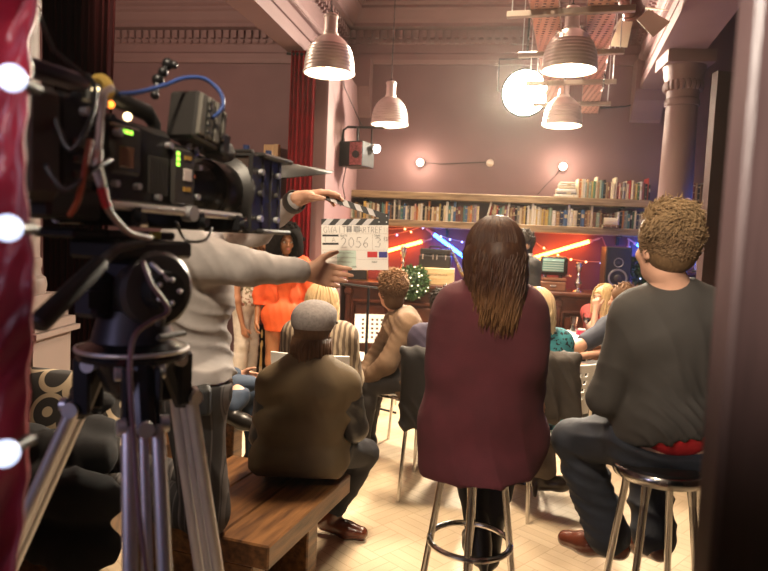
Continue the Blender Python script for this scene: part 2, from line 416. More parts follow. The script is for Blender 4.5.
# the near door edge the photograph is taken past
da = W(734, 285, .66); 
def door():
    t = thing('door_1', None, None, (da.x, da.y, 0), yaw); t['kind'] = 'structure'
    R = Matrix.Rotation(yaw, 4, 'Z')
    m = mat('varnished_door', (.075, .045, .044), .34, var=.2, vscale=9, stretch=(6, 6, .5), bump=.05, bscale=50)
    mb = MB(); c = V((da.x, da.y, 1.05)) + LAT*.26 + DEP*.02
    mb.box(c, (.52, .044, 2.12), R, .006); obj('door_leaf', mb, m, t)
    mb = MB(); mb.box(V((da.x, da.y, 1.0)) + LAT*.40 - DEP*.01, (.05, .012, .2), R, .003)
    k = obj('lock_plate', mb, mat('brass', (.6, .45, .2), .3, 1), t)
    mb = MB(); mb.cyl(V((da.x, da.y, 1.03))+LAT*.40-DEP*.01, V((da.x, da.y, 1.03))+LAT*.40-DEP*.05, .012).ball(V((da.x, da.y, 1.03))+LAT*.40-DEP*.06, .026); obj('door_knob', mb, MATS['brass'], t)
door()
# pale wooden screen standing by the back wall
wa = atY(261, 240, 6.95); wb = atY(276, 240, 6.95)
struct('trim_7', MB().box(((wa.x+wb.x)/2, 6.98, 1.25), (wb.x-wa.x, .06, 2.5)).box((wb.x-.02, 6.93, 1.25), (.05, .06, 2.5)), mat('pale_pine', (.52, .33, .12), .5, var=.15, vscale=6, stretch=(8, 8, .6)))
wc = atY(291, 240, 6.9); struct('trim_8', MB().box((wc.x, 6.95, 1.3), (.08, .08, 2.6)), MATS['pale_pine'])

# ---------------------------------------------------------------- camera
cd = bpy.data.cameras.new('camera'); cam = bpy.data.objects.new('camera', cd); COL.objects.link(cam)
cd.sensor_width = 36; cd.lens = FP/768*36; cd.clip_start = .05; cd.clip_end = 60
Mc = Matrix((RR, UU, -F0)).transposed().to_4x4(); Mc.translation = CAM; cam.matrix_world = Mc
cd.dof.use_dof = True; cd.dof.focus_distance = 3.0; cd.dof.aperture_fstop = 3.2
S = bpy.context.scene; S.camera = cam
S.view_settings.view_transform = 'Standard'; S.view_settings.look = 'None'; S.view_settings.gamma = 1; S.view_settings.use_curve_mapping = False
S.view_settings.exposure = 0.0
S.cycles.use_denoising = True; S.cycles.max_bounces = 6; S.cycles.sample_clamp_indirect = 4; S.cycles.caustics_reflective = False; S.cycles.caustics_refractive = False
w = bpy.data.worlds.new('world'); S.world = w; w.use_nodes = True
w.node_tree.nodes['Background'].inputs[0].default_value = (.5, .36, .36, 1); w.node_tree.nodes['Background'].inputs[1].default_value = .035

# ---------------------------------------------------------------- light
def aim(o, tgt): o.rotation_euler = (V(tgt)-o.location).to_track_quat('-Z', 'Y').to_euler()
def spot(name, loc, tgt, e, col, ang, blend=.4, r=.1):
    l = bpy.data.lights.new(name, 'SPOT'); l.energy = e; l.color = col; l.spot_size = math.radians(ang); l.spot_blend = blend; l.shadow_soft_size = r
    o = bpy.data.objects.new(name, l); COL.objects.link(o); o.location = loc; aim(o, tgt); return o
def point(name, loc, e, col, r=.05):
    l = bpy.data.lights.new(name, 'POINT'); l.energy = e; l.color = col; l.shadow_soft_size = r
    o = bpy.data.objects.new(name, l); COL.objects.link(o); o.location = loc; return o
def area(name, loc, tgt, e, col, sx, sy):
    l = bpy.data.lights.new(name, 'AREA'); l.energy = e; l.color = col; l.shape = 'RECTANGLE'; l.size = sx; l.size_y = sy
    o = bpy.data.objects.new(name, l); COL.objects.link(o); o.location = loc; aim(o, tgt); return o
WARM = (1, .80, .56); WARM2 = (1, .72, .45)
# ---------------------------------------------------------------- common materials
def wood(name, a, b, sc=(1.2, 14, 14), rough=.45, vs=3.0):
    return mat(name, a, rough, var=.4, vscale=vs, stretch=sc, col2=b, bump=.12, bscale=20)
M_bench = wood('dark_stained_bench_wood', (.055, .022, .008), (.20, .09, .03), (14, 1.5, 14), .38)
M_shelf = wood('weathered_shelf_oak', (.16, .10, .05), (.36, .25, .14), (1.5, 14, 14), .6)
M_bar = wood('mahogany', (.035, .010, .006), (.11, .030, .014), (2, 14, 3), .32)
M_chrome = mat('chrome', (.62, .60, .58), .2, 1)
M_white = mat('white_plastic', (.80, .78, .74), .4)
M_black = mat('black_plastic', (.012, .012, .014), .4)
M_blackm = mat('black_metal', (.02, .02, .022), .4, .6)
M_steel = mat('brushed_aluminium', (.66, .65, .66), .40, .75, bump=.03, bscale=120)
M_dots = mat('black_vinyl', (.015, .013, .013), .35)

# ---------------------------------------------------------------- benches
def bench(name, label, A, u, v, L, Wd, legs, group):
    """A: near corner of the top at the camera-facing edge; u along its length, v across"""
    A = V(A); u = V(u).normalized(); v = V(v).normalized(); c = A+u*L/2+v*Wd/2
    t = thing(name, label, 'bench', (c.x, c.y, 0), math.atan2(u.y, u.x)-PI/2, group)
    R = Matrix((-v, u, UP)).transposed().to_4x4()
    mb = MB(); n = 3
    for i in range(n): mb.box(A+u*L/2+v*Wd*(i+.5)/n-UP*.045, (Wd/n-.0015, L, .09), R, .006)
    obj('seat_plank', mb, M_bench, t)
    for q in legs:
        mb = MB(); mb.box(A+u*q+v*Wd*.52+UP*(.165-.42), (Wd*.82, .10, .33), R, .006); obj('leg', mb, M_bench, t)
    mb = MB(); mb.box(A+u*L/2+v*Wd*.52+UP*(.12-.42), (.05, L*.8, .07), R, .004); obj('stretcher', mb, M_bench, t)
    return t
A = atZ(269, 547, .42); B = atZ(120, 516, .42); Cc = atZ(350, 475, .42)
bench('wooden_bench', 'dark stained wooden bench under the man in the grey cap', A, Cc-A, B-A, .765, .62, (.06, .52), 'dark wooden benches')
A2 = atZ(256, 399, .42); u2 = V((-.157, -.515, 0)).normalized(); v2 = V((-u2.y, u2.x, 0)) if u2.x < 0 and -u2.y < 0 else V((u2.y, -u2.x, 0))
if v2.x > 0: v2 = -v2
bench('wooden_bench', 'dark wooden bench end showing behind the plaid trousers', A2, u2, v2, .85, .40, (.12, .7), 'dark wooden benches')

# ---------------------------------------------------------------- bar stools
def stool(label, x, y, z, rz, h=.43):
    t = thing('bar_stool', label, 'stool', (x, y, 0), rz, 'chrome bar stools')
    o = V((x, y, 0)); R = Matrix.Rotation(rz, 4, 'Z')
    mb = MB(); mb.lathe([(.02, z-.045), (.132, z-.045), (.149, z-.040), (.154, z-.028), (.153, z-.012), (.147, z-.004), (.140, z-.002), (.1, z-.002)], o, n=40, cap0=True, cap1=True); obj('seat_rim', mb, M_chrome, t)
    mb = MB(); mb.lathe([(.141, z-.006), (.139, z+.004), (.123, z+.014), (.06, z+.020), (.004, z+.021)], o, n=36, cap1=True); obj('seat_pad', mb, M_dots, t)
    for k in range(4):
        a = PI/4+k*PI/2; d = R.to_3x3() @ V((math.cos(a), math.sin(a), 0)); r0, r1 = .105, .20
        p = lambda h: o + d*(r0+(r1-r0)*(z-.045-h)/(z-.045)) + UP*h
        mb = MB(); mb.tube([p(z-.05), p(z-.12)], [.017, .012], 12).tube([p(z-.1), p(.012)], .0125, 12); g = obj('leg', mb, M_chrome, t)
        mb = MB(); mb.cyl(p(.02), p(0), .016, .017, 12); obj('foot_cap', mb, M_black, g)
    rr = .105+(.20-.105)*(z-.045-h)/(z-.045)
    mb = MB(); mb.torus(o+UP*h, rr+.004, .011, n=48); obj('foot_ring', mb, M_chrome, t)
    return t
SW = W(469, 553, 2.32); SM = W(659, 476, 2.18)
stool('chrome bar stool under the woman in the burgundy jumper', SW.x, SW.y, .745, .74)
stool('chrome bar stool under the man in the grey top', SM.x, SM.y, .785, .16, .27)

# ---------------------------------------------------------------- white chairs
def chair_proto():
    t = thing('cafe_chair', 'x', 'chair', (0, 0, 0), 0, 'white plastic cafe chairs')
    mb = MB()
    def seat(u, v):
        x = (u-.5)*.43; y = (v-.5)*.42
        return (x*(1-.10*(v < .2)), y, .455 + .012*abs(2*u-1)**2 - .02*max(0, v-.8)*5*.6 - .006*math.sin(PI*u)*math.sin(PI*v))
    mb.grid(seat, 12, 12, (0, 0, -.012)); obj('seat', mb, M_white, t)
    mb = MB(); N, Mv = 17, 13                      # curved back with five rows of square holes
    f = lambda i, j: V(((i/N-.5)*.44, -.205-.07*(j/Mv)+.035*(1-(2*i/N-1)**2)*-1+.03, .56+.30*j/Mv))
    hole = lambda i, j: 3 <= i <= N-4 and (i % 2 == 1) and 2 <= j <= Mv-3 and (j % 2 == 0)
    vs = [f(i, j) for i in range(N+1) for j in range(Mv+1)]; fs = [[i*(Mv+1)+j, (i+1)*(Mv+1)+j, (i+1)*(Mv+1)+j+1, i*(Mv+1)+j+1] for i in range(N) for j in range(Mv) if not hole(i, j)]
    mb.add(vs, fs); bk = obj('backrest', mb, M_white, t, smooth=False)
    so = bk.modifiers.new('solid', 'SOLIDIFY'); so.thickness = .01
    for s in (-1, 1):
        mb = MB(); mb.tube([(s*.19, -.25, .74), (s*.195, -.215, .5), (s*.195, -.20, .44), (s*.20, -.23, .3), (s*.21, -.27, 0)], .011, 10); obj('leg', mb, M_chrome, t)
        mb = MB(); mb.tube([(s*.195, -.19, .435), (s*.195, .17, .435), (s*.197, .20, .42), (s*.205, .235, 0)], .011, 10); obj('leg', mb, M_chrome, t)
    for y in (.15, -.15): mb = MB(); mb.cyl((-.195, y, .432), (.195, y, .432), .009); obj('seat_rail', mb, M_chrome, t)
    return t
CH = chair_proto(); used = []
def chair(label, p, ang, z=0):
    o = CH if not used else dup(CH)
    used.append(o); o['label'] = label; place(o, (p.x, p.y, z), ang); return o
dirang = lambda d: math.atan2(d.y, d.x)-PI/2
chair('white plastic chair under the man in the brown blazer', W(406, 392, 4.52), dirang(-LAT*.9+DEP*.5))
k_ = chair('empty white chair with a grid of square holes in its back', W(376, 343, 6.0), dirang(-DEP*.97+LAT*.1)); k_.matrix_basis = k_.matrix_basis @ Matrix.Scale(.9, 4)
chair('white chair half hidden under the woman in the striped cardigan', W(318, 372, 3.75), dirang(DEP+LAT*.1))
chair('chair of the woman in the teal cardigan with a coat on its back', W(539, 385, 3.75), dirang(DEP*.9-LAT*.35))
chair('chair under the man in the navy tee shirt', W(607, 385, 4.75), dirang(DEP*.4-LAT*.9))
chair('chair under the dark haired person in the navy shirt', W(446, 385, 3.86), dirang(DEP*.9+LAT*.2))
chair('chair of the blonde woman with her hand to her chin', W(604, 345, 6.0), dirang(-DEP*.7-LAT*.7))

# ---------------------------------------------------------------- cabaret table and what stands on it
tp = W(590, 336, 5.45); TZ = tp.z
t = thing('round_table', 'round white table with drinks beside the blonde woman', 'table', (tp.x, tp.y, 0))
mb = MB(); mb.lathe([(.02, TZ-.03), (.36, TZ-.03), (.375, TZ-.02), (.375, TZ-.006), (.365, TZ), (.02, TZ)], (tp.x, tp.y, 0), n=48, cap0=True, cap1=True); obj('tabletop', mb, mat('white_laminate', (.8, .78, .74), .25), t)
mb = MB(); mb.cyl((tp.x, tp.y, .03), (tp.x, tp.y, TZ-.03), .03); obj('pedestal', mb, M_chrome, t)
mb = MB(); mb.lathe([(.24, 0), (.24, .012), (.05, .035), (.03, .06)], (tp.x, tp.y, 0), n=32, cap0=True, cap1=True); obj('foot_plate', mb, M_chrome, t)
M_glass = mat('clear_glass', (.95, .97, .97), .02, trans=1); M_wine = mat('red_wine', (.12, .004, .008), .05, coat=.5)
q = atZ(573, 331, TZ)
t = thing('tumbler', 'clear drinking glass on the round white table', 'glass', (q.x, q.y, TZ))
mb = MB(); mb.lathe([(.002, .004), (.028, .004), (.033, .13), (.036, .13), (.031, 0), (.002, 0)], q, n=20, cap0=True, cap1=True); obj('glass_wall', mb, M_glass, t)
mb = MB(); mb.lathe([(.027, .006), (.030, .06), (.002, .06)], q, n=20, cap0=True, cap1=True); obj('drink', mb, mat('pale_drink', (.7, .55, .3), .1, trans=.6), t)
q = atZ(586, 333, TZ)
t = thing('wine_glass', 'wine glass half full of red wine on the round table', 'glass', (q.x, q.y, TZ))
mb = MB(); mb.lathe([(.034, 0), (.034, .003), (.006, .008), (.004, .08), (.012, .088), (.034, .115), (.039, .145), (.033, .18), (.031, .18), (.037, .145), (.032, .116), (.004, .094)], q, n=20, cap0=True, cap1=True); obj('bowl_and_stem', mb, M_glass, t)
mb = MB(); mb.lathe([(.006, .096), (.030, .117), (.035, .14), (.002, .14)], q, n=20, cap0=True, cap1=True); obj('wine', mb, M_wine, t)
q = atZ(579, 333.5, TZ) - DEP*.07
t = thing('cigarette_box', 'small crimson box with a pale lid on the round table', 'box', (q.x, q.y, TZ))
mb = MB(); mb.box(q+UP*.018, (.085, .06, .036), None, .004); obj('box_body', mb, mat('crimson_card', (.45, .01, .06), .4), t)
mb = MB(); mb.box(q+UP*.044, (.06, .045, .016), None, .004); obj('lid', mb, mat('pale_pink_card', (.8, .6, .55), .5), t)

# ---------------------------------------------------------------- the back bar
YF = 6.5; ZT = atY(470, 287.5, YF-.06).z
bx0 = LX+.05; bx1 = atY(668, 290, YF).x
t = thing('back_bar', 'long dark mahogany bar with panelled front against the back wall', 'bar counter', ((bx0+bx1)/2, 6.8, 0))
mb = MB(); mb.box(((bx0+bx1)/2, (YF+YB)/2-.01, (ZT-.05)/2+.03), (bx1-bx0, YB-YF-.04, ZT-.11)); obj('carcass', mb, M_bar, t)
mb = MB(); mb.box(((bx0+bx1)/2, (YF+YB)/2-.03, ZT-.02), (bx1-bx0+.08, YB-YF+.04, .04), None, .008); mb.box(((bx0+bx1)/2, (YF+YB)/2-.015, ZT-.055), (bx1-bx0+.04, YB-YF, .03), None, .006); obj('counter_top', mb, M_bar, t)
mb = MB(); mb.box(((bx0+bx1)/2, YF-.005, .06), (bx1-bx0, .03, .12)); obj('plinth', mb, M_bar, t)
nP = 6; wP = (bx1-bx0)/nP
for i in range(nP):
    x = bx0+wP*(i+.5); h = ZT-.33; zc = .16+h/2; mb = MB()
    mb.box((x, YF+.0, zc), (wP*.62, .03, h*.82), None, .014)
    for s in (-1, 1):
        mb.box((x+s*wP*.36, YF-.008, zc), (.035, .03, h*.95), None, .01); mb.box((x, YF-.008, zc+s*h*.46), (wP*.75, .03, .035), None, .01)
    obj('front_panel', mb, M_bar, t)
    mb = MB(); mb.box((bx0+wP*i+.03, YF-.012, ZT/2), (.06, .04, ZT-.1), None, .01); mb.box((bx0+wP*i+.03, YF-.02, ZT-.11), (.085, .05, .06), None, .01); obj('pilaster', mb, M_bar, t)

# ---------------------------------------------------------------- things on the bar
def onbar(px, y=6.75): p = atY(px, 285, y); p.z = ZT; return p
M_silver = mat('tarnished_silver', (.75, .70, .66), .25, 1)
def candlestick(px, label, h):
    p = onbar(px, 6.66); t = thing('candlestick', label, 'candlestick', p, 0, 'turned candlesticks on the bar'); k = h/.30
    mb = MB(); mb.lathe([(.002, 0), (.060, 0), (.060, .008), (.045, .016), (.02, .026)], p, n=24, cap0=True, cap1=True); obj('foot', mb, M_silver, t)
    mb = MB(); mb.lathe([(.018, .02), (.014, .035), (.026, .06*k), (.036, .085*k), (.03, .11*k), (.014, .135*k), (.013, .155*k), (.022, .17*k), (.013, .185*k), (.014, .205*k), (.026, .225*k), (.03, .25*k)], p, n=24, cap0=True, cap1=True); obj('stem', mb, M_silver, t)
    mb = MB(); mb.lathe([(.03, .25*k), (.034, .255*k), (.03, .27*k), (.032, .29*k), (.018, .30*k), (.002, .30*k)], p, n=24, cap0=True, cap1=True); obj('candle_cup', mb, M_silver, t)
candlestick(578, 'turned silver candlestick standing by itself near the big loudspeaker', .30)
candlestick(402, 'pale turned candlestick beside the black case on its crate', .38)
p = onbar(433.5, 6.72); cw = .425
t = thing('wooden_crate', 'pale wooden crate on the bar under the black case', 'crate', p)
mb = MB(); mb.box(p+UP*.085, (cw, .30, .17), None, .004)
for z in (.055, .115): mb.box(p+UP*z+V((0, -.1505, 0)), (cw-.01, .004, .001))
obj('crate_box', mb, wood('pale_crate_pine', (.62, .43, .20), (.80, .62, .36), (1.5, 12, 12), .55), t)
m_ink = mat('stencil_ink', (.14, .08, .03), .7)
text('lettering', 'CHATEAU DE BELLEVUE', .022, p+V((-.09, -.1525, .095)), (1, 0, 0), UP, m_ink, t)['label'] = 'faint stencilled lettering on the crate' if False else 'small dark stencilled lettering'
p2 = p+UP*.17+V((.005, .03, 0))
t = thing('hard_case', 'black latched case standing on the pale crate', 'case', p2)
mb = MB(); mb.box(p2+UP*.065, (.335, .20, .13), None, .012); obj('case_body', mb, mat('black_leatherette', (.018, .013, .012), .35, bump=.2, bscale=200), t)
mb = MB(); mb.box(p2+UP*.165+V((0, .01, 0)), (.325, .19, .065), None, .012); obj('case_lid', mb, MATS['black_leatherette'], t)
for k in (-.125, -.02, .02, .11):
    mb = MB(); mb.box(p2+V((k, -.103, .115)), (.016, .012, .05), None, .003); mb.cyl(p2+V((k, -.105, .09)), p2+V((k, -.112, .09)), .006); obj('latch', mb, M_silver, t)
mb = MB(); mb.tube([p2+V((-.06, -.09, .198)), p2+V((-.05, -.095, .222)), p2+V((.05, -.095, .222)), p2+V((.06, -.09, .198))], .007); obj('handle', mb, M_blackm, t)
# saxophone
p = onbar(459, 6.8); t = thing('saxophone', 'brass saxophone on a stand beside the blue neon tube', 'saxophone', p)
M_brassd = mat('old_brass', (.55, .38, .18), .3, 1)
P = lambda px, py: atY(px, py, 6.8)
mb = MB(); mb.tube([P(447, 247), P(450, 247), P(452, 251), P(457, 262), P(461, 271), P(464, 276), P(468, 276), P(470, 270), P(471, 264)], [.008, .009, .012, .018, .024, .03, .033, .04, .055], 14); obj('body_tube', mb, M_brassd, t)
mb = MB(); mb.tube([P(443, 247), P(447, 246.6)], [.006, .009], 10); obj('mouthpiece', mb, M_black, t)
for k in range(6):
    mb = MB(); c = P(453.5+k*1.6, 253+k*3.6)+V((0, -.025, 0)); mb.cyl(c, c+V((0, -.012, 0)), .013); obj('key_pad', mb, M_silver, t)
mb = MB(); b = P(464, 276); mb.tube([b, V((b.x, b.y, ZT+.01))], .008); mb.torus((b.x, b.y, ZT+.008), .09, .007); obj('stand', mb, M_black, t)
# radio on a typewriter case
p = onbar(552, 6.72)
t = thing('record_player', 'brown portable record player under the teal radio', 'record player', p)
mb = MB(); mb.box(p+UP*.045, (.25, .22, .09), None, .008); obj('case_base', mb, wood('tan_case', (.16, .06, .03), (.28, .12, .06)), t)
mb = MB(); mb.box(p+UP*.115+V((.01, 0, 0)), (.24, .2, .03), None, .006); obj('deck', mb, MATS['tan_case'], t)
mb = MB(); mb.tube([p+V((.1, -.05, .145)), p+V((.15, -.09, .16)), p+V((.17, -.12, .15))], .008); mb.cyl(p+V((-.08, -.05, .13)), p+V((-.08, -.05, .155)), .02); obj('tone_arm', mb, M_silver, t)
mb = MB(); mb.box(p+V((-.0, -.112, .05)), (.06, .006, .02), None, .002); obj('latch', mb, M_silver, t)
p2 = p+UP*.155
p2 = p+UP*.157
for s in (-1, 1): mb0 = MB(); mb0.box(p+V((s*.08, 0, .143)), (.02, .16, .028)); obj('spacer', mb0, M_black, t)
t = thing('table_radio', 'old teal fronted radio on top of the record player', 'radio', p2)
mb = MB(); mb.box(p2+UP*.095, (.27, .17, .19), None, .022); obj('cabinet', mb, mat('dark_bakelite', (.03, .02, .018), .25), t)
mb = MB(); mb.box(p2+V((-.01, -.087, .10)), (.21, .01, .13), None, .004)
obj('front_panel', mb, mat('teal_grille', (.14, .34, .31), .5), t)
for k in range(5):
    mb = MB(); mb.box(p2+V((-.01, -.094, .05+.024*k)), (.20, .008, .010), None, .002); obj('grille_bar', mb, mat('pale_teal', (.50, .66, .60), .4), t)
# big loudspeaker
p = onbar(614, 6.75); H = .47
t = thing('loudspeaker', 'black loudspeaker with two round cones standing on the bar', 'speaker', p)
mb = MB(); mb.box(p+UP*H/2, (.25, .26, H), None, .006); obj('cabinet', mb, mat('walnut_veneer', (.05, .022, .01), .4), t)
mb = MB(); mb.box(p+V((0, -.135, H/2)), (.235, .014, H-.015), None, .003); obj('front_baffle', mb, M_black, t)
for (z, r, nm) in ((.315, .045, 'tweeter'), (.16, .088, 'woofer')):
    c = p+V((0, -.142, z)); mb = MB(); mb.lathe([(r*.45, -.02), (r*.55, -.012), (r*.9, .002), (r, .004), (r*1.06, 0)], c, (0, -1, 0), n=32); k = obj(nm, mb, mat('grey_cone', (.30, .28, .27), .35, .3), t)
    mb = MB(); mb.ball(c+V((0, .008, 0)), r*.46, 16, 10, (1, .5, 1)); obj('dust_cap', mb, mat('dark_cone', (.05, .045, .045), .5), k)
# small black board propped at the end of the bar
p = onbar(357, 6.62)
t = thing('chalk_board', 'small grey framed board propped below the film slate', 'board', p)
Rt = Matrix.Rotation(.18, 4, 'X')
mb = MB(); mb.box(p+UP*.062, (.215, .012, .11), Rt, .002); obj('board', mb, mat('slate_grey', (.05, .055, .055), .7), t)
mb = MB()
for s in (-1, 1): mb.box(p+Rt.to_3x3() @ V((s*.108, -.004, 0))+UP*.062, (.012, .018, .125), Rt); mb.box(p+Rt.to_3x3() @ V((0, -.004, s*.057))+UP*.062, (.22, .018, .012), Rt)
obj('frame', mb, MATS['old_brass'], t)
# plants with fairy lights
M_leaf = mat('dark_green_leaf', (.05, .11, .035), .45, var=.5, vscale=30)
M_bulbw = mat('warm_white_bulb', (1, .9, .7), .3, emit=(1, .86, .6), estr=3)
M_bulbb = mat('cool_white_bulb', (.8, .85, 1), .3, emit=(.55, .65, 1), estr=3)
def leafball(c, R, n, ll, seed, sc=(1, 1, 1)):
    r = random.Random(seed); mb = MB(); c = V(c)
    for i in range(n):
        d = V((r.gauss(0, 1), r.gauss(0, 1), r.gauss(0, 1))).normalized(); p = c + V((d.x*sc[0], d.y*sc[1], d.z*sc[2]))*R*r.uniform(.72, 1)
        u = (d + V((r.uniform(-1, 1), r.uniform(-1, 1), r.uniform(-1, 1)))*.9).normalized(); w = u.cross(V((r.uniform(-1, 1), r.uniform(-1, 1), r.uniform(-1, 1)))).normalized(); nn = u.cross(w)
        L = ll*r.uniform(.7, 1.3); mb.add([p, p+u*L*.5+w*L*.28, p+u*L, p+u*L*.5-w*L*.28, p+u*L*.5+nn*L*.12], [[0, 1, 4], [1, 2, 4], [2, 3, 4], [3, 0, 4]])
    return mb
def potted(name, label, px, y, zc, R, pot, seed, bm, nb):
    p = onbar(px, y); t = thing(name, label, 'plant', p, 0, 'plants lit by fairy lights'); c = V((p.x, p.y, zc))
    obj('foliage', leafball(c, R, 900, R*.24, seed), M_leaf, t, smooth=False)
    mb = MB(); mb.ball(c, R*.74, 16, 12); obj('inner_foliage', mb, mat('deep_green', (.02, .045, .014), .8), t)
    mb = MB(); mb.tube([p+UP*.04, c], .009); obj('trunk', mb, mat('bark', (.07, .04, .02), .8), t)
    mb = MB(); mb.lathe([(.002, 0), (pot*.7, 0), (pot, .1), (pot*1.08, .1), (pot*1.08, .115), (pot*.9, .115), (.002, .10)], p, n=24, cap0=True, cap1=True); obj('pot', mb, mat('terracotta', (.25, .09, .05), .7), t)
    r = random.Random(seed+1)
    for i in range(nb):
        d = V((r.gauss(0, 1), r.gauss(0, 1)-1.1, r.gauss(0, 1))).normalized(); mb = MB(); mb.ball(c+d*R*1.03, .0075, 8, 6); obj('fairy_light', mb, bm, t)
    return t
# ---------------------------------------------------------------- shelves and books
def edge(pxa, pya, pxb, pyb, y):
    a = atY(pxa, pya, y); b = atY(pxb, pyb, y); return a.x, b.x, (a.z+b.z)/2
YS = YB-.27
x0, x1, zU = edge(341, 188.5, 652, 201, YS); _, _, zL = edge(341, 216.5, 650, 230, YS)
TH = .075
def shelf(label, z):
    t = thing('wall_shelf', label, 'shelf', ((x0+x1)/2, YB-.135, z-TH), 0, 'long plank shelves on the back wall')
    mb = MB(); mb.box(((x0+x1)/2, YB-.139, z-TH/2), (x1-x0, .262, TH), None, .005); obj('shelf_board', mb, M_shelf, t)
    for i in range(4):
        x = x0+(x1-x0)*(.08+.28*i); mb = MB(); mb.box((x, YB-.02, z-TH-.05), (.03, .03, .1)); mb.box((x, YB-.10, z-TH-.006), (.03, .16, .012)); obj('bracket', mb, M_blackm, t)
    return t
shelf('upper weathered plank shelf with books along one end', zU)
shelf('lower weathered plank shelf packed with books above the neon tubes', zL)
PAL = {'cream': (.70, .60, .42), 'white': (.78, .74, .66), 'yellow': (.62, .44, .12), 'orange': (.55, .20, .06), 'red': (.38, .03, .03), 'maroon': (.15, .03, .035), 'brown': (.17, .08, .04), 'tan': (.36, .22, .11),
       'teal': (.08, .20, .20), 'blue': (.06, .13, .28), 'navy': (.02, .03, .075), 'black': (.014, .013, .014), 'grey': (.22, .20, .19), 'green': (.06, .13, .06), 'sage': (.24, .30, .22), 'pink': (.58, .30, .26), 'lilac': (.30, .22, .34)}
for k, c in PAL.items(): mat('cover_'+k, c, .5)
M_pages = mat('book_pages', (.70, .62, .46), .8)
M_foil = mat('spine_foil', (.6, .5, .3), .4)
def book_mesh(kind):
    mb = MB()
    mb.box((0, 0, .5), (.86, .94, .96)); a = len(mb.f); mb.cur = 1
    for s in (-1, 1): mb.box((s*.46, .0, .5), (.08, 1, 1))
    mb.add([(math.sin(q)*.5, -.5-.06*math.cos(q), z) for z in (0, 1) for q in [-PI/2+PI*i/6 for i in range(7)]] + [(-.5, -.42, 0), (.5, -.42, 0), (-.5, -.42, 1), (.5, -.42, 1)],
           [[i, i+1, 8+i, 7+i] for i in range(6)] + [list(range(7))[::-1]+[14, 15], [7+i for i in range(7)]+[17, 16]])
    mb.cur = 2
    for z, h in ((), ((.80, .03), (.20, .02)), ((.62, .22),), ((.86, .06), (.5, .03), (.14, .02)))[kind]: mb.box((0, -.545, z), (.72, .04, h))
    me = bpy.data.meshes.new('book'); me.from_pydata(mb.v, [], mb.f); me.polygons.foreach_set('material_index', mb.mi)
    for m in (M_pages, MATS['cover_cream'], M_foil): me.materials.append(m)
    me.update(); return me
BM = [book_mesh(k) for k in range(4)]
ORD = 'first second third fourth fifth sixth seventh eighth ninth tenth eleventh twelfth thirteenth fourteenth fifteenth sixteenth seventeenth eighteenth nineteenth'.split()
TENS = {2: 'twent', 3: 'thirt', 4: 'fort', 5: 'fift', 6: 'sixt', 7: 'sevent', 8: 'eight'}
def ordinal(n):
    if n < 20: return ORD[n-1]
    a, b = divmod(n, 10); return TENS[a]+'ieth' if b == 0 else TENS[a]+'y-'+ORD[b-1]
def book(col, loc, w, d, h, label, group, lean=0, lay=None):
    o = bpy.data.objects.new('book', BM[rnd.randrange(4)]); COL.objects.link(o)
    M = Matrix.Translation(V(loc))
    if lay is not None: M = M @ Matrix.Rotation(lay, 4, 'Z') @ Matrix.Translation((-h/2, 0, w/2)) @ Matrix.Rotation(PI/2, 4, 'Y')
    elif lean: M = M @ Matrix.Rotation(lean, 4, 'Y')
    o.matrix_basis = M @ Matrix.Diagonal((w, d, h, 1))
    for i, mm in ((1, MATS['cover_'+col]),):
        o.material_slots[i].link = 'OBJECT'; o.material_slots[i].material = mm
    tag(o, label, 'book', group); return o
def row(spec, xa, xb, z, where, hmin, hmax, group, lean=None, seed=0):
    r = random.Random(seed); cols = spec.split(); ws = [r.uniform(.7, 1.35) for _ in cols]; k = (xb-xa)/sum(ws); x = xa
    for i, c in enumerate(cols):
        w = ws[i]*k; h = r.uniform(hmin, hmax); d = r.uniform(.13, .17)
        if c.endswith('+'): c = c[:-1]; h = hmax*1.13
        ln = lean(i) if lean else 0
        book(c, (x+w/2, YS+.03+d/2+r.uniform(0, .02), z), w*.93, d, h, f'{c} book, {ordinal(i+1)} from the {where}', group, ln)
        x += w
gL = 'books upright on the lower shelf'; gU = 'books upright on the upper shelf'
X = lambda px, py=215: atY(px, py, YS+.05).x
row('black cream brown teal white sage tan grey cream black yellow', X(341), X(366), zL, 'pier end of the lower shelf row', .14, .19, gL, seed=1)
row('cream sage tan cream brown white black teal sage orange blue brown black white+ black grey+ teal blue white grey black white cream pink orange cream white black cream brown orange+ black cream tan white yellow black cream white+ teal white blue+ maroon maroon brown teal blue tan orange grey lilac cream', X(366), X(479), zL, 'film slate along the lower shelf', .145, .185, gL, seed=2)
row('white', X(485), X(487), zL, 'gap above the long dark hair', .235, .24, gL, lean=lambda i: .22, seed=3)
row('red brown cream tan red navy teal sage maroon lilac white+ brown tan brown maroon black grey cream tan yellow black white cream white+ white yellow white cream yellow tan', X(489), X(545), zL, 'dark gap in the lower shelf row', .16, .20, gL, lean=lambda i: .09 if i < 10 else .06 if i == 10 else 0, seed=4)
row('yellow sage white tan navy blue white+ white cream black blue brown tan cream+ brown sage brown', X(545), X(602), zL, 'long hair going along the lower shelf towards the lying books', .15, .195, gL, seed=5)
row('white black orange grey sage teal black green cream navy grey cream sage white', X(617), X(648), zL, 'lying books towards the tousled hair', .14, .19, gL, seed=6)
row('maroon brown grey maroon', X(604), X(616), zL, 'dark books behind the lying pair', .15, .16, gL, seed=16)
for o in [o for o in COL.objects if o.get('label', '').endswith('dark books behind the lying pair')]: o.matrix_basis = Matrix.Translation((0, .05, 0)) @ o.matrix_basis
book('brown', (X(610), YS+.03, zL), .03, .11, .155, 'brown book lying flat at the bottom of the lower shelf pair', 'books lying flat', lay=.02)
book('cream', (X(610), YS+.03, zL+.031), .07, .10, .13, 'thick cream book lying on the brown one on the lower shelf', 'books lying flat', lay=-.02)
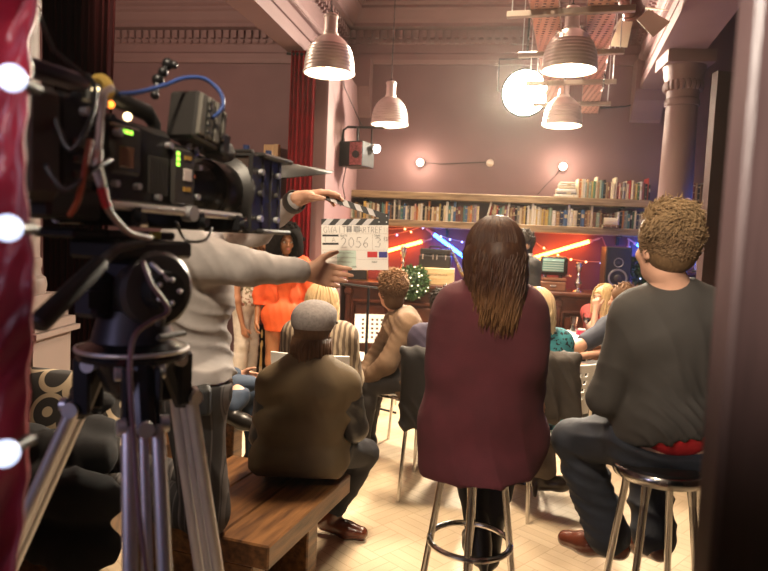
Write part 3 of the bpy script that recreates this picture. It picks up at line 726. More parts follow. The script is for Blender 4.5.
XU = lambda px: atY(px, 190, YS+.05).x
row('cream orange cream white sage tan sage yellow green cream+ tan sage teal black tan brown maroon cream cream cream+ maroon pink tan grey cream cream red cream tan yellow green white maroon black red+ black', XU(577), XU(650), zU, 'stack of white books on the upper shelf', .155, .195, gU, seed=8)
zz = zU
for i, (th, w_, c) in enumerate(((.03, .235, 'white'), (.022, .20, 'grey'), (.034, .19, 'white'), (.026, .17, 'cream'), (.024, .17, 'white'), (.018, .15, 'cream'))):
    book(c, (XU(566.5)+rnd.uniform(-.008, .008), YS+.115, zz), th, .16, w_, ('bottom', 'second', 'third', 'fourth', 'fifth', 'topmost')[i]+f' {c} book of the lying stack on the upper shelf', 'books stacked flat on the upper shelf', lay=rnd.uniform(-.04, .04)); zz += th+.0005
# dim shelf in the recess beyond the column
a = atY(686, 202, YB-.2); b = atY(708, 203, YB-.2)
t = thing('wall_shelf', 'dim short shelf in the recess beyond the round column', 'shelf', ((a.x+b.x)/2, YB-.1, a.z-.05))
mb = MB(); mb.box(((a.x+b.x)/2, YB-.105, a.z-.03), (b.x-a.x, .2, .06), None, .004); obj('shelf_board', mb, M_bar, t)
xr = a.x+.01
for i, c in enumerate('brown black maroon tan black brown grey maroon'.split()):
    w_ = (b.x-a.x-.02)/8; book(c, (xr+w_/2, YB-.12, a.z), w_*.9, .14, .17+.03*rnd.random(), f'{c} book, {ordinal(i+1)} from the column on the recess shelf', 'books in the dim recess'); xr += w_
# dark cabinet with a silver figurine
p = W(695, 285, 6.0); zc = W(695, 272, 6.0).z
t = thing('side_cabinet', 'dark cabinet in the recess with a silver figurine on it', 'cabinet', (p.x, p.y, 0))
mb = MB(); mb.box((p.x+.05, p.y, zc/2), (.42, .3, zc-.04)); obj('carcass', mb, M_bar, t)
mb = MB(); mb.box((p.x+.05, p.y, zc-.015), (.46, .34, .03), None, .006); obj('cabinet_top', mb, M_bar, t)
for s in (-1, 1):
    mb = MB(); mb.box((p.x+.05+s*.1, p.y-.155, zc/2), (.19, .02, zc-.12), None, .006); k = obj('door', mb, M_bar, t)
    mb = MB(); mb.ball((p.x+.05+s*.025, p.y-.175, zc/2), .012); obj('knob', mb, M_silver, k)
g = V((p.x, p.y, zc)); t = thing('figurine', 'small silver figurine glinting on the cabinet in the recess', 'figurine', g)
s = SDF(.012); s.cone(g+V((0, 0, .02)), g+V((.01, 0, .10)), .016, .022).cone(g+V((.01, 0, .1)), g+V((-.01, 0, .15)), .022, .018).ell(g+V((-.012, -.005, .185)), (.017, .017, .022)).cone(g+V((-.01, 0, .15)), g+V((.05, -.02, .12)), .011, .008).cone(g+V((-.01, 0, .15)), g+V((-.05, -.02, .10)), .011, .008).cone(g+V((.01, 0, .1)), g+V((.04, -.01, .03)), .014, .01)
np_obj('figure', [s.mesh(.005)], M_silver, t)
mb = MB(); mb.lathe([(.04, 0), (.04, .012), (.02, .02)], g, n=20, cap0=True, cap1=True); obj('base', mb, M_black, t)

potted('topiary', 'round clipped topiary ball dotted with tiny lights', 412, 6.42, W(412, 283, 6.35).z, .165, .07, 21, M_bulbw, 26)
potted('potted_plant', 'leafy potted plant with lights beside the loudspeaker', 646, 6.72, W(646, 270, 6.6).z, .17, .08, 22, M_bulbb, 12)
# ---------------------------------------------------------------- pendant lamps
M_shade = mat('spun_aluminium', (.84, .77, .73), .36, .65)
M_inner = mat('white_enamel', (.95, .9, .8), .5)
M_hot = mat('glowing_bulb', (1, .95, .85), .3, emit=(1, .88, .66), estr=28)
def lamp_proto():
    t = thing('pendant_lamp', 'x', 'pendant lamp', (0, 0, 0), 0, 'ribbed metal pendant lamps')   # origin: centre of the rim
    out = [(.178, 0), (.186, .004), (.186, .012), (.178, .016)]
    n = 60
    for i in range(n+1):
        u = i/n; z = .016+u*.245; r = .178*math.sqrt(max(0, 1-(u*.93)**2.3))
        if u < .72: r += .0038*math.sin(u/.72*2*PI*7.5)
        out.append((max(r, .052), z))
    mb = MB(); mb.lathe(out, (0, 0, 0), n=64); obj('shade', mb, M_shade, t, ang=3)
    inn = [(r-.005, z) for r, z in out[3:]][::-1] + [(.172, .002), (.178, 0)]
    mb = MB(); mb.lathe(inn, (0, 0, 0), n=48); obj('shade_lining', mb, M_inner, t, ang=3)
    mb = MB(); mb.lathe([(.05, .255), (.055, .262), (.055, .285), (.047, .29), (.047, .39), (.052, .395), (.052, .405), (.045, .415), (.02, .42), (.004, .42)], (0, 0, 0), n=32, cap1=True)
    for k in range(10):
        a = k*PI/5; mb.cyl((.046*math.cos(a), .046*math.sin(a), .402), (.054*math.cos(a), .054*math.sin(a), .402), .006, n=6)
    obj('lamp_holder', mb, M_shade, t)
    mb = MB(); mb.torus((0, 0, .43), .012, .003, (0, 1, 0), 16, 6); obj('hook', mb, M_blackm, t)
    mb = MB(); mb.cyl((0, 0, .42), (0, 0, 1.0), .0035, n=8); obj('cord', mb, M_black, t)
    mb = MB(); mb.ball((0, 0, .085), .05, 16, 12).cyl((0, 0, .12), (0, 0, .2), .022); obj('bulb', mb, M_hot, t)
    return t
LP = lamp_proto()
for i, (px, py, w, l) in enumerate(((329, 74, 52, 'large pendant lamp nearest the red curtain'), (389.5, 125, 38, 'small pendant lamp above the lit globe on the wall'), (569, 71, 55.5, 'large pendant lamp hanging in front of the perforated trays'), (562, 126, 39.5, 'small pendant lamp hanging below the larger one by the bright spotlight'))):
    o = LP if i == 0 else dup(LP); d = .372*FP/w; p = W(px, py, d); place(o, p); o['label'] = l
    for k in o.children:
        if k.name.startswith('cord'):
            k.matrix_basis = Matrix.Diagonal((1, 1, (ZC-p.z-.42)/.58, 1)); k.location.z = .42-.42*(ZC-p.z-.42)/.58
    point('pendant_light', p+UP*.03, 22, (1, .80, .54), .05)

# ---------------------------------------------------------------- perforated cable trays on cross bars
def perforated(col):
    m = mat('orange_lit_tray_steel', col, .45, .35); n, L, b = nodes_of(m)
    tc = n.new('ShaderNodeTexCoord'); mp = n.new('ShaderNodeMapping'); mp.inputs['Scale'].default_value = (1/.045, 1/.045, 0); L.new(tc.outputs['Object'], mp.inputs[0])
    fr = n.new('ShaderNodeVectorMath'); fr.operation = 'FRACTION'; L.new(mp.outputs[0], fr.inputs[0])
    sb = n.new('ShaderNodeVectorMath'); sb.operation = 'SUBTRACT'; sb.inputs[1].default_value = (.5, .5, 0); L.new(fr.outputs[0], sb.inputs[0])
    ln = n.new('ShaderNodeVectorMath'); ln.operation = 'LENGTH'; L.new(sb.outputs[0], ln.inputs[0])
    gt = n.new('ShaderNodeMath'); gt.operation = 'GREATER_THAN'; gt.inputs[1].default_value = .27; L.new(ln.outputs['Value'], gt.inputs[0]); L.new(gt.outputs[0], b.inputs['Alpha'])
    return m
M_tray = perforated((.75, .42, .34))  # orange glow falling on the trays is put into the base colour
TZ0 = W(573, 57, 4.7).z
ta = atZ(573, 13, TZ0); tb = atZ(573, 57, TZ0); dv = (tb-ta); dv.z = 0; far = ta + dv*3.7
dirT = dv.normalized(); latT = V((dirT.y, -dirT.x, 0))
t0 = ta - dirT*2.0
for s, l in ((-1, 'perforated steel tray nearer the bright spotlight'), (1, 'perforated steel tray nearer the barn-door lamp')):
    t = thing('cable_tray', l, 'cable tray', (t0.x, t0.y, TZ0+.03), 0, 'perforated trays under the ceiling')
    c = t0 + latT*s*.165; e = far + latT*s*.165; L_ = (e-c).length; R = Matrix((latT, dirT, UP)).transposed().to_4x4()
    mb = MB(); mb.box((c+e)/2+UP*.03, (.17, L_, .002), R); tr = obj('perforated_base', mb, M_tray, t)
    for q in (-1, 1):
        mb = MB(); mb.box((c+e)/2+UP*.045+latT*q*.085, (.004, L_, .035), R); obj('side_rail', mb, mat('tray_steel', (.55, .42, .38), .4, .7), t)
for i in range(-1, 5):
    c = ta + dv*i*.93; l = ['cross bar out of sight above the large lamp', 'steel cross bar behind the neck of the large lamp', 'steel cross bar behind the large lamp shade', 'steel cross bar level with the bright spotlight', 'steel cross bar above the small lamp shade', 'steel cross bar farthest along the perforated trays'][i+1]
    if i < 0: continue
    if c.y > YB-.15: continue
    R = Matrix((latT, dirT, UP)).transposed().to_4x4(); mb = MB(); mb.box(c+UP*.008-latT*.02, (.74, .042, .036), R, .003)
    tt = obj('support_rail', mb, mat('rail_steel', (.40, .33, .28), .45, .7)); tag(tt, l, 'support bar', 'cross bars under the trays')
    for s in (-1, 1):
        mb = MB(); p = c-latT*.02+latT*s*.34; mb.cyl(p+UP*.02, V((p.x, p.y, ZC)), .004, n=6); obj('hanger_rod', mb, M_steel, tt)
c = W(606, 50, 5.2); mb = MB()
for k in range(10): mb.torus(c-UP*k*.035, .012, .0028, (1, 0, 0) if k % 2 else (0, 1, 0), 12, 5)
tg = obj('hanging_chain', mb, M_blackm); tag(tg, 'short steel chain dangling from the cross bar', 'chain')
mb = MB(); mb.cyl(c+UP*.01, c+UP*(TZ0-c.z), .003, n=6); obj('hook', mb, M_blackm, tg)

# ---------------------------------------------------------------- film lamps in view
M_flood = mat('lamp_lens_lit', (1, .95, .85), .3, emit=(1, .88, .68), estr=650)
def fresnel(label, p, tgt, R, m, bd=.1, body=M_black, leaf=M_black, hang=None):
    p = V(p); d = (V(tgt)-p).normalized(); x, y, z = basis(d)
    t = thing('stage_lamp', label, 'stage lamp', p)
    mb = MB(); mb.lathe([(.002, -.28), (R*.7, -.28), (R, -.2), (R, -.02), (R*1.08, -.02), (R*1.08, .0), (R*.98, .0)], p, d, n=28, cap0=True); obj('housing', mb, body, t)
    mb = MB(); mb.lathe([(R*.97, -.012), (R*.7, .005), (.002, .014)], p, d, n=28, cap1=True); obj('lens', mb, m, t)
    for k in range(4 if bd else 0):
        a = k*PI/2+.4; u = x*math.cos(a)+y*math.sin(a); w = x*-math.sin(a)+y*math.cos(a); b = p+u*R*1.08
        e = (u*.75+d*.66)*bd*1.6; mb = MB(); mb.prism([b-w*R*.8, b+w*R*.8, b+w*R*1.15+e, b-w*R*1.15+e], (u*-.66+d*.75)*.004); obj('barn_door', mb, leaf, t)
    up = UP; q = p-d*.12
    sd = d.cross(UP).normalized()
    mb = MB(); mb.tube([q+sd*R*1.05, q+sd*R*1.25+UP*.02, q+sd*R*1.25+UP*(R*1.5), q-sd*R*1.25+UP*(R*1.5), q-sd*R*1.25+UP*.02, q-sd*R*1.05], .008, 6); mb.cyl(q+UP*R*1.5, q+UP*R*1.5+UP*(hang or .15), .01, n=8); obj('yoke', mb, M_blackm, t)
    return t
sp = W(525, 93, 6.5); fresnel('dazzling stage spotlight glaring beside the perforated trays', sp, CAM+V((0, 1, -.2)), .225, M_flood, bd=0, hang=.6)
bd = W(634, 14, 4.6); fresnel('open barn-door lamp hung beside the perforated tray', bd, bd+V((.35, .45, -.5)), .075, mat('lamp_lens_warm', (1, .9, .7), .3, emit=(1, .85, .6), estr=6), .11, mat('dark_red_lamp_body', (.10, .012, .012), .3), mat('cream_reflector', (.80, .74, .58), .35), hang=.22)
# wall bracket with a black loudspeaker and a small lamp
wb = W(355, 150, 6.25); wb.x = LX+.16; wb.z -= .05
t = thing('wall_speaker', 'black box speaker with reddish grille on a pier bracket', 'speaker', wb)
R = Matrix.Rotation(-.35, 4, 'Z')
mb = MB(); mb.box(wb, (.26, .24, .24), R, .008); obj('cabinet', mb, M_black, t)
gz = R.to_3x3() @ V((.06, -.124, 0)); mb = MB(); mb.box(wb+gz, (.135, .006, .215), R, .002)
obj('grille', mb, mat('red_mesh_cloth', (.35, .10, .11), .6, var=.5, vscale=60), t)
mb = MB(); cc = wb+R.to_3x3() @ V((.07, -.128, -.01)); mb.cyl(cc, cc+R.to_3x3() @ V((0, -.02, 0)), .035); obj('driver', mb, M_black, t)
mb = MB(); mb.tube([V((LX+.005, wb.y, wb.z+.0)), V((LX+.02, wb.y, wb.z+.24)), V((LX+.06, wb.y, wb.z+.27)), V((LX+.42, wb.y, wb.z+.27))], .012, 8); mb.cyl(wb+UP*.1, wb+UP*.27, .012); mb.box((LX+.012, wb.y, wb.z+.02), (.02, .06, .22)); obj('bracket', mb, M_blackm, t)
mb = MB(); mb.tube([V((LX+.02, wb.y-.02, wb.z+.2)), V((LX+.08, wb.y-.05, wb.z-.05)), V((LX+.04, wb.y-.04, wb.z-.3)), V((LX+.06, wb.y, wb.z-.42)), V((LX+.015, wb.y, wb.z-.5))], .005, 6); mb.tube([V((LX+.2, wb.y, wb.z+.28)), V((LX+.10, wb.y-.4, wb.z+.55)), V((LX+.05, wb.y-.6, wb.z+.95))], .004, 6); obj('cable', mb, M_black, t)
wl = W(377, 149, 6.2)
t = thing('work_lamp', 'small bright lamp clamped beside the black box speaker', 'lamp', wl)
mb = MB(); mb.lathe([(.002, -.08), (.03, -.08), (.045, 0), (.04, 0)], wl, (.6, -.7, -.3), n=20, cap0=True); obj('housing', mb, M_steel, t)
mb = MB(); mb.lathe([(.04, -.003), (.002, .004)], wl, (.6, -.7, -.3), n=20, cap1=True); obj('lens', mb, mat('work_lamp_lens', (1, 1, 1), .3, emit=(.95, .95, 1), estr=20), t)
mb = MB(); mb.tube([wl-V((.04, -.05, -.02)), wl+V((-.10, .02, .06)), V((LX+.30, wb.y, wb.z+.1)), V((LX+.30, wb.y, wb.z+.26))], .007, 6); obj('arm', mb, M_blackm, t)
# globe bulbs on the back wall with their cords
def globe(px, py, label, lit):
    p = atY(px, py, YB-.07); t = thing('globe_lamp', label, 'wall lamp', p, 0, 'globe lamps on the back wall')
    mb = MB(); mb.ball(p, .042, 18, 12); obj('globe', mb, mat('lit_globe', (1, .9, .8), .3, emit=(1, .84, .66), estr=6) if lit else mat('unlit_globe', (.75, .66, .58), .15), t)
    mb = MB(); mb.cyl(p+V((0, .03, 0)), p+V((0, .066, 0)), .022); obj('lamp_base', mb, M_brassd, t)
    if lit: point('globe_light', p-V((0, .08, 0)), 8, (1, .78, .55), .04)
globe(420, 162.5, 'lit globe lamp on the wall below the small pendant', True)
globe(490, 163, 'unlit globe lamp on the wall under the bright spotlight', False)
globe(563, 166.5, 'lit globe lamp on the wall above the stacked white books', True)
def cord(label, pts, y, r=.004):
    mb = MB(); mb.tube([atY(a, b, y) for a, b in pts], r, 6); o = obj('electric_cord', mb, M_black); tag(o, label, 'cord', 'cords along the back wall')
cord('thin cord running from the book stack up to its globe lamp', [(537, 195), (545, 186), (556, 175), (562, 168)], YB-.01)
cord('thin cord looping between the two globe lamps near the pendant', [(421, 162), (440, 164), (465, 163), (489, 162)], YB-.012)
cord('dark cable slung across the wall by the round column', [(600, 108), (625, 106.5), (645, 102), (664, 97)], YB-.02, .008)

# ---------------------------------------------------------------- neon tubes
def neon(label, a, b, y, col, estr, e, capa=None, yb=None):
    p = atY(*a, y); q = atY(*b, yb or y); d = (q-p).normalized()
    t = thing('neon_tube', label, 'neon tube', (p+q)/2, 0, 'fluorescent colour tubes')
    mb = MB(); mb.cyl(p, q, .019, n=14); obj('glowing_tube', mb, mat('neon_'+col[0], col[1], .3, emit=col[1], estr=estr), t)
    mb = MB(); mb.cyl(q, q+d*.03, .02).tube([q+d*.03, q+d*.11], .009, 8); mb.cyl(p-d*.03, p, .02); obj('end_cap', mb, mat('pink_cap', (.6, .35, .35), .4), t)
    if capa:
        mb = MB(); mb.tube([q+d*.1] + [atY(*c, y+.05) for c in capa], .005, 6); obj('flex', mb, mat('pink_flex', (.5, .15, .16), .5), t)
    for i in range(4):
        point('neon_light', p.lerp(q, (i+.5)/4)-V((0, .10, 0)), e, col[1], .1)
OR = ('orange', (1, .24, .04)); BL = ('blue', (.035, .17, 1))
neon('orange glowing tube sloping up from behind the film slate', (345, 262.5), (422, 241.5), YB-.09, OR, 22, 2.2)
neon('blue glowing tube leaning beside the black case', (479, 268), (434, 234.5), YB-.09, BL, 18, 1.3, [(427, 228), (424, 224)])
neon('orange glowing tube between the radio and the loudspeaker', (531, 258.5), (589, 241.5), YB-.09, OR, 22, 2.2, [(602, 237), (606, 247)])
neon('blue glowing tube showing beside the tousled hair', (668, 262), (637, 244), YB-.09, BL, 18, 1.5)
p = atY(627.5, 268, YB-.05)
neon('upright blue tube behind the edge of the loudspeaker', (626.5, 292), (628.5, 249), YB-.05, BL, 3, .8)
p = W(716, 285, 5.3)
t = thing('neon_tube', 'upright blue tube hidden behind the partition edge beyond the near door', 'neon tube', (p.x, p.y, .9), 0, 'fluorescent colour tubes')
mb = MB(); mb.cyl((p.x, p.y, .95), (p.x, p.y, 2.0), .019, n=14); obj('glowing_tube', mb, MATS['neon_blue'], t)
mb = MB(); mb.cyl((p.x, p.y, .92), (p.x, p.y, .95), .02).cyl((p.x, p.y, 0), (p.x, p.y, .92), .008).cyl((p.x, p.y, 0), (p.x, p.y, .015), .10); obj('stand', mb, M_blackm, t)
point('neon_light', (p.x-.1, p.y-.1, 1.5), 6, BL[1], .1)
# string of fairy lights
def fairy(label, pts, bulbs):
    mb = MB(); P_ = [atY(a, b, YB-.04) for a, b in pts]; mb.tube(P_, .004, 6)
    t = thing('fairy_lights', label, 'string lights', P_[0], 0, 'fairy light strings'); obj('wire', mb, mat('pink_wire', (.62, .30, .22), .5), t)
    for i, (a, b, w_) in enumerate(bulbs):
        mb = MB(); mb.ball(atY(a, b, YB-.05), .011, 10, 8); obj('fairy_light', mb, mat('amber_fairy', (1, .7, .3), .3, emit=(1, .6, .25), estr=4) if w_ else mat('blue_fairy', (.5, .6, 1), .3, emit=(.35, .45, 1), estr=4), t)
fairy('fairy light string sagging above the orange tube by the slate', [(388, 235.5), (395, 234), (408, 231), (424, 226)], [(397, 235, 0), (411, 232, 1), (423, 228, 0)])
fairy('fairy light string pinned just under the lower shelf', [(386, 229), (402, 228.5), (415, 227), (424, 226)], [(405, 229, 1)])
fairy('fairy light string passing behind the blue tube', [(424, 226), (434, 233), (450, 239), (462, 241.5), (480, 243)], [(441, 236.5, 0), (450, 239.5, 0), (462, 242, 0)])
fairy('fairy light string drooping from the long hair to the loudspeaker', [(521, 232), (530, 238), (543, 248), (556, 255), (571, 259), (586, 261.5), (602, 262)], [(531, 240, 0), (544, 248, 1), (558, 255, 1), (571, 259.5, 1), (586, 262, 1), (601, 263, 0)])
fairy('fairy light string between the loudspeaker and the leafy plant', [(631, 277), (636, 262), (646, 257), (660, 254)], [(632, 260, 1), (640, 259, 0)])
# microphone stand
b = W(366, 350, 5.4); t = thing('microphone_stand', 'black microphone stand in front of the mahogany bar', 'microphone stand', (b.x, b.y, 0))
top = W(366, 287, 5.4)
mb = MB(); mb.cyl((b.x, b.y, .02), (b.x, b.y, top.z), .012, n=10); obj('pole', mb, M_blackm, t)
mb = MB(); mb.cyl(W(343, 283.5, 5.35), W(378, 288, 5.5), .008, n=8); obj('boom', mb, M_blackm, t)
mb = MB(); mb.tube([W(343, 283.5, 5.35), W(340, 283.2, 5.34)], [.02, .018], 10); obj('microphone', mb, M_black, t)
for k in range(3):
    a = k*2*PI/3+.5; mb = MB(); mb.cyl((b.x, b.y, .10), (b.x+.3*math.cos(a), b.y+.3*math.sin(a), .012), .01, n=8); obj('leg', mb, M_blackm, t)
# small chrome desk lamp stem seen over the topiary
b = atZ(407, 283, ZT); b = W(409, 292, 6.2)

# ---------------------------------------------------------------- curtains and drapes
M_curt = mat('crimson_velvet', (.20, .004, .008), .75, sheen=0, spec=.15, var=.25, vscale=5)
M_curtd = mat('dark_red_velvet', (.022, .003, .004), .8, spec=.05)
def drape(name, label, m, top, bot, d0, d1, z0, z1, nf, amp, flare=0, th=.006):
    a = W(top[0], 285, d0); b = W(top[1], 285, d1); a.z = b.z = 0; u = (b-a); nrm = V((u.y, -u.x, 0)).normalized()
    def f(i, v):
        s = i*nf*2*PI; k = 1-.25*v
        x = i + .15*math.sin(s)/nf/2
        c = (i-.5)*(1+flare*v)+.5
        return a+u*c+nrm*amp*(math.sin(s+1.5*math.sin(2*v+i*5))+.3*math.sin(2.3*s+v*3))*(.7+.4*v)+UP*(z1+(z0-z1)*v)
    mb = MB(); mb.grid(f, nf*10, 24, nrm*-th)
    o = obj(name, mb, m, None, ang=3); tag(o, label, 'curtain'); return o
drape('stage_curtain', 'tall crimson curtain hanging at the end of the ceiling beam', M_curt, (283.5, 308), None, 5.72, 5.72, .02, ZB-.03, 6, .022)
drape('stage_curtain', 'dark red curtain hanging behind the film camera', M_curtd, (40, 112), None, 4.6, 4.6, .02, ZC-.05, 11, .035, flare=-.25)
mb = MB(); a = W(279, 285, 5.72); b = W(312, 285, 5.72); mb.cyl((a.x, a.y, ZB-.06), (b.x, b.y, ZB-.06), .012); o = obj('curtain_rail', mb, M_blackm); tag(o, 'short dark rail holding up the crimson curtain', 'curtain rail')
# red satin backing with globe lights beside the lens
M_satin = mat('red_satin', (.36, .012, .028), .34, sheen=.4, var=.3, vscale=14, spec=.6)
def satin():
    def f(i, v):
        p = W(-60+(98-24*v)*i, -25+625*v, .74); q = .014*math.sin(i*9+2*math.sin(v*7))+.004*math.sin(v*42+4*math.sin(i*8)+3*math.sin(v*9))*(1-.6*v)+.002*math.sin(v*85+i*14)
        return p+DEP*q
    mb = MB(); mb.grid(f, 40, 150, DEP*.006)
    o = obj('satin_drape', mb, M_satin, None, ang=3); tag(o, 'shiny red satin drape hanging close to the lens', 'drape')
satin()
for px, py, l in ((12, 78, 'round pale blue light, topmost of three on the red satin'), (8, 228, 'round pale blue light, middle of three on the red satin'), (5, 453.5, 'round pale blue light, lowest of three on the red satin')):
    p = W(px, py, .69); t = thing('globe_light', l, 'globe light', p, 0, 'round lights on the red satin')
    mb = MB(); mb.ball(p, .0145, 20, 14); obj('globe', mb, mat('cool_globe', (.8, .85, 1), .3, emit=(.62, .72, 1), estr=1.6), t)
    mb = MB(); mb.cyl(p+DEP*.012, p+DEP*.05, .007); obj('lamp_base', mb, M_black, t)
    point('satin_light', p-DEP*.06+LAT*.01, .30 if py < 100 else .07, (.7, .75, 1), .02)
# ---------------------------------------------------------------- the film camera on its tripod
O = CAM + LAT*(-.555) + DEP*1.02; O.z = 0
AX = (LAT*.32+DEP*.947).normalized(); RS = AX.cross(UP).normalized()
def K(t, s, z): return O + AX*t + RS*s + UP*z
RK = Matrix((AX, -RS, UP)).transposed().to_4x4()
M_cam = mat('camera_body_black', (.022, .020, .019), .42, .1, bump=.08, bscale=300)
M_cam2 = mat('camera_panel_grey', (.060, .054, .048), .4, .2)
M_rub = mat('black_rubber', (.010, .010, .011), .55)
M_grip = mat('grey_brown_battery', (.045, .040, .036), .6)
M_green = mat('green_readout', (.2, .8, .1), .4, emit=(.45, 1, .08), estr=2.5)
M_label = mat('paper_label', (.65, .55, .52), .6)
M_lampy = mat('tally_lamp', (1, .8, .5), .3, emit=(1, .75, .4), estr=6)
t = thing('film_camera', 'black film camera with matte box mounted on the aluminium tripod', 'camera', K(.2, 0, 1.5), 0); CAMT = t
mb = MB(); mb.box(K(.20, 0, 1.60), (.26, .115, .10), RK, .012); mb.box(K(.17, 0, 1.665), (.20, .105, .05), RK, .014)
mb.prism([K(.07, .0575, 1.69), K(.30, .0575, 1.665), K(.325, .0575, 1.66), K(.325, .0575, 1.55), K(.07, .0575, 1.55)], -RS*.115)
obj('body', mb, M_cam, t)
# side plate with vents and readouts
mb = MB(); mb.box(K(.125, .060, 1.635), (.075, .012, .085), RK, .006); pl = obj('side_panel', mb, M_cam2, t)
mb = MB(); mb.box(K(.122, .0665, 1.622), (.036, .003, .036), RK, .002); obj('display', mb, mat('copper_screen', (.20, .10, .06), .25), pl)
for k in range(3): mb = MB(); mb.box(K(.112+.010*k, .067, 1.665), (.006, .002, .006), RK); obj('readout', mb, M_green, pl)
mb = MB(); mb.box(K(.285, .061, 1.605), (.07, .012, .112), RK, .008); pf = obj('front_panel', mb, M_cam2, t)
mb = MB(); mb.box(K(.292, .068, 1.61), (.026, .002, .024), RK, .001); obj('paper_label', mb, M_label, pf)
mb = MB(); mb.box(K(.291, .0678, 1.582), (.022, .002, .009), RK); obj('gold_badge', mb, mat('gold_print', (.45, .26, .05), .4), pf)
mb = MB(); mb.box(K(.292, .0678, 1.643), (.02, .002, .007), RK); obj('gold_badge', mb, MATS['gold_print'], pf)
for k in range(3): mb = MB(); mb.box(K(.262, .0675, 1.648-.010*k), (.008, .002, .007), RK); obj('readout', mb, M_green, pf)
for k in range(7): mb = MB(); mb.box(K(.19+.008*k, .058, 1.60), (.004, .01, .07), RK); obj('vent_fin', mb, M_cam2, t)
for tt, z in ((.10, 1.575), (.155, 1.575), (.21, 1.56), (.24, 1.66), (.33, 1.57), (.335, 1.63)): mb = MB(); mb.cyl(K(tt, .056, z), K(tt, .069, z), .006, n=10); obj('side_knob', mb, M_steel, t)
mb = MB(); mb.cyl(K(.30, .058, 1.535), K(.30, .08, 1.535), .016, n=16); obj('release_knob', mb, M_steel, t)
# rear: battery, recorder, clamp rails
mb = MB(); mb.box(K(-.055, .01, 1.62), (.075, .13, .17), RK, .014); obj('battery', mb, M_grip, t)
mb = MB(); mb.box(K(.02, 0, 1.63), (.075, .125, .15), RK, .008); mb.box(K(.02, .0, 1.535), (.11, .12, .05), RK, .006); obj('recorder', mb, M_rub, t)
mb = MB(); mb.box(K(-.01, .02, 1.735), (.15, .05, .022), RK, .006); rl = obj('accessory_rail', mb, mat('violet_black_metal', (.05, .035, .06), .35, .4), t)
for k in range(6):
    mb = MB(); a = (.005+.018*k, .065, 1.70-.02*(k % 3)); mb.cyl(K(*a), K(a[0], .078, a[2]), .007, n=10); obj('socket', mb, M_steel if k % 2 else M_rub, t)
for z in (1.58, 1.605, 1.63): mb = MB(); mb.box(K(.03, .066, z), (.05, .012, .012), RK, .003); obj('connector_block', mb, M_cam2, t)
for c, z, tt in ((M_lampy, 1.722, .055), (mat('orange_lamp', (1, .3, .05), .3, emit=(1, .25, .03), estr=4), 1.705, .09)):
    mb = MB(); mb.ball(K(tt, .06, z), .006); obj('indicator_lamp', mb, c, t)
mb = MB(); mb.ball(K(.165, .03, 1.70), .0075); obj('indicator_lamp', mb, M_lampy, t)
mb = MB(); mb.tube([K(-.02, .02, 1.80+.02), K(.0, .03, 1.77), K(.055, .06, 1.73)], .0035, 6); mb.tube([K(.055, .06, 1.73), K(.065, .062, 1.66), K(.05, .06, 1.58)], .005, 6); obj('antenna', mb, M_black, t)
# handle
mb = MB(); mb.tube([K(.09, .01, 1.69), K(.095, .01, 1.725), K(.12, .01, 1.735), K(.24, .01, 1.722), K(.262, .01, 1.705), K(.265, .01, 1.66)], [.012, .014, .016, .016, .013, .012], 12); obj('top_handle', mb, M_rub, t)
mb = MB(); mb.torus(K(.118, .01, 1.735), .020, .010, AX, 20, 8); obj('foam_ring', mb, mat('yellow_foam', (.42, .28, .06), .8), t)
# viewfinder monitor
Rm = RK @ Matrix.Rotation(math.radians(8), 4, 'Y'); mo = K(.335, .055, 1.722)
mb = MB(); mb.box(mo, (.10, .07, .095), Rm, .006); mn = obj('monitor', mb, M_cam, t)
mm = mat('monitor_grey', (.16, .15, .13), .4, .3)
for k, x in enumerate((-.036, -.010, .016, .038)): mb = MB(); mb.box(mo+Rm.to_3x3() @ V((x, -.037, .002)), (.019 if k < 3 else .012, .010, .082 if k < 3 else .06), Rm, .002); obj('casing_plate', mb, mm, mn)
for k in range(5): mb = MB(); q = mo+Rm.to_3x3() @ V((-.022, -.042, -.03+.015*k)); mb.cyl(q, q+RS*.006, .003, n=8); obj('button', mb, M_rub, mn)
mb = MB(); q = mo+Rm.to_3x3() @ V((.055, -.01, -.03)); mb.box(q, (.03, .06, .045), Rm, .004); obj('battery_pack', mb, M_rub, mn)
mb = MB(); mb.tube([K(.30, .03, 1.64), K(.318, .04, 1.665), K(.335, .05, 1.68)], .009, 10); mb.torus(K(.325, .055, 1.665), .014, .005, RS, 20, 6); obj('monitor_bracket', mb, M_steel, t)
mb = MB(); a = W(155, 95, 1.24); b = W(158, 80, 1.25); c = W(168, 64, 1.26); mb.tube([a, b, c], .006, 8)
for p, r in ((a, .009), (b, .012), (c, .012), (W(163, 72, 1.25), .010), (W(174, 65, 1.26), .008)): mb.ball(p, r, 12, 8)
obj('articulated_arm', mb, M_blackm, t)
# microphone, lens, matte box
mb = MB(); mb.tube([K(.30, .045, 1.695), K(.315, .045, 1.694), K(.455, .045, 1.678), K(.475, .045, 1.676)], [.018, .024, .024, .016], 20); obj('microphone', mb, mat('grey_foam', (.07, .06, .055), .9, bump=.4, bscale=400), t)
mb = MB(); mb.torus(K(.34, .045, 1.69), .026, .004, AX, 24, 6).cyl(K(.34, .045, 1.665), K(.34, .03, 1.64), .006); obj('microphone_clip', mb, M_blackm, t)
zl = 1.597
prof = [(.03, .30), (.045, .325), (.048, .345), (.050, .35), (.050, .372), (.047, .375)]
for k in range(14): prof += [(.049, .378+.0062*k), (.052, .380+.0062*k), (.052, .382+.0062*k), (.049, .384+.0062*k)]
prof += [(.049, .468), (.056, .475), (.064, .485), (.066, .50), (.066, .545), (.061, .56), (.05, .565)]
mb = MB(); mb.lathe(prof, K(-.03, -.010, zl), AX, n=48, cap0=True, cap1=True); ln = obj('lens', mb, mat('lens_barrel', (.018, .016, .015), .3), t)
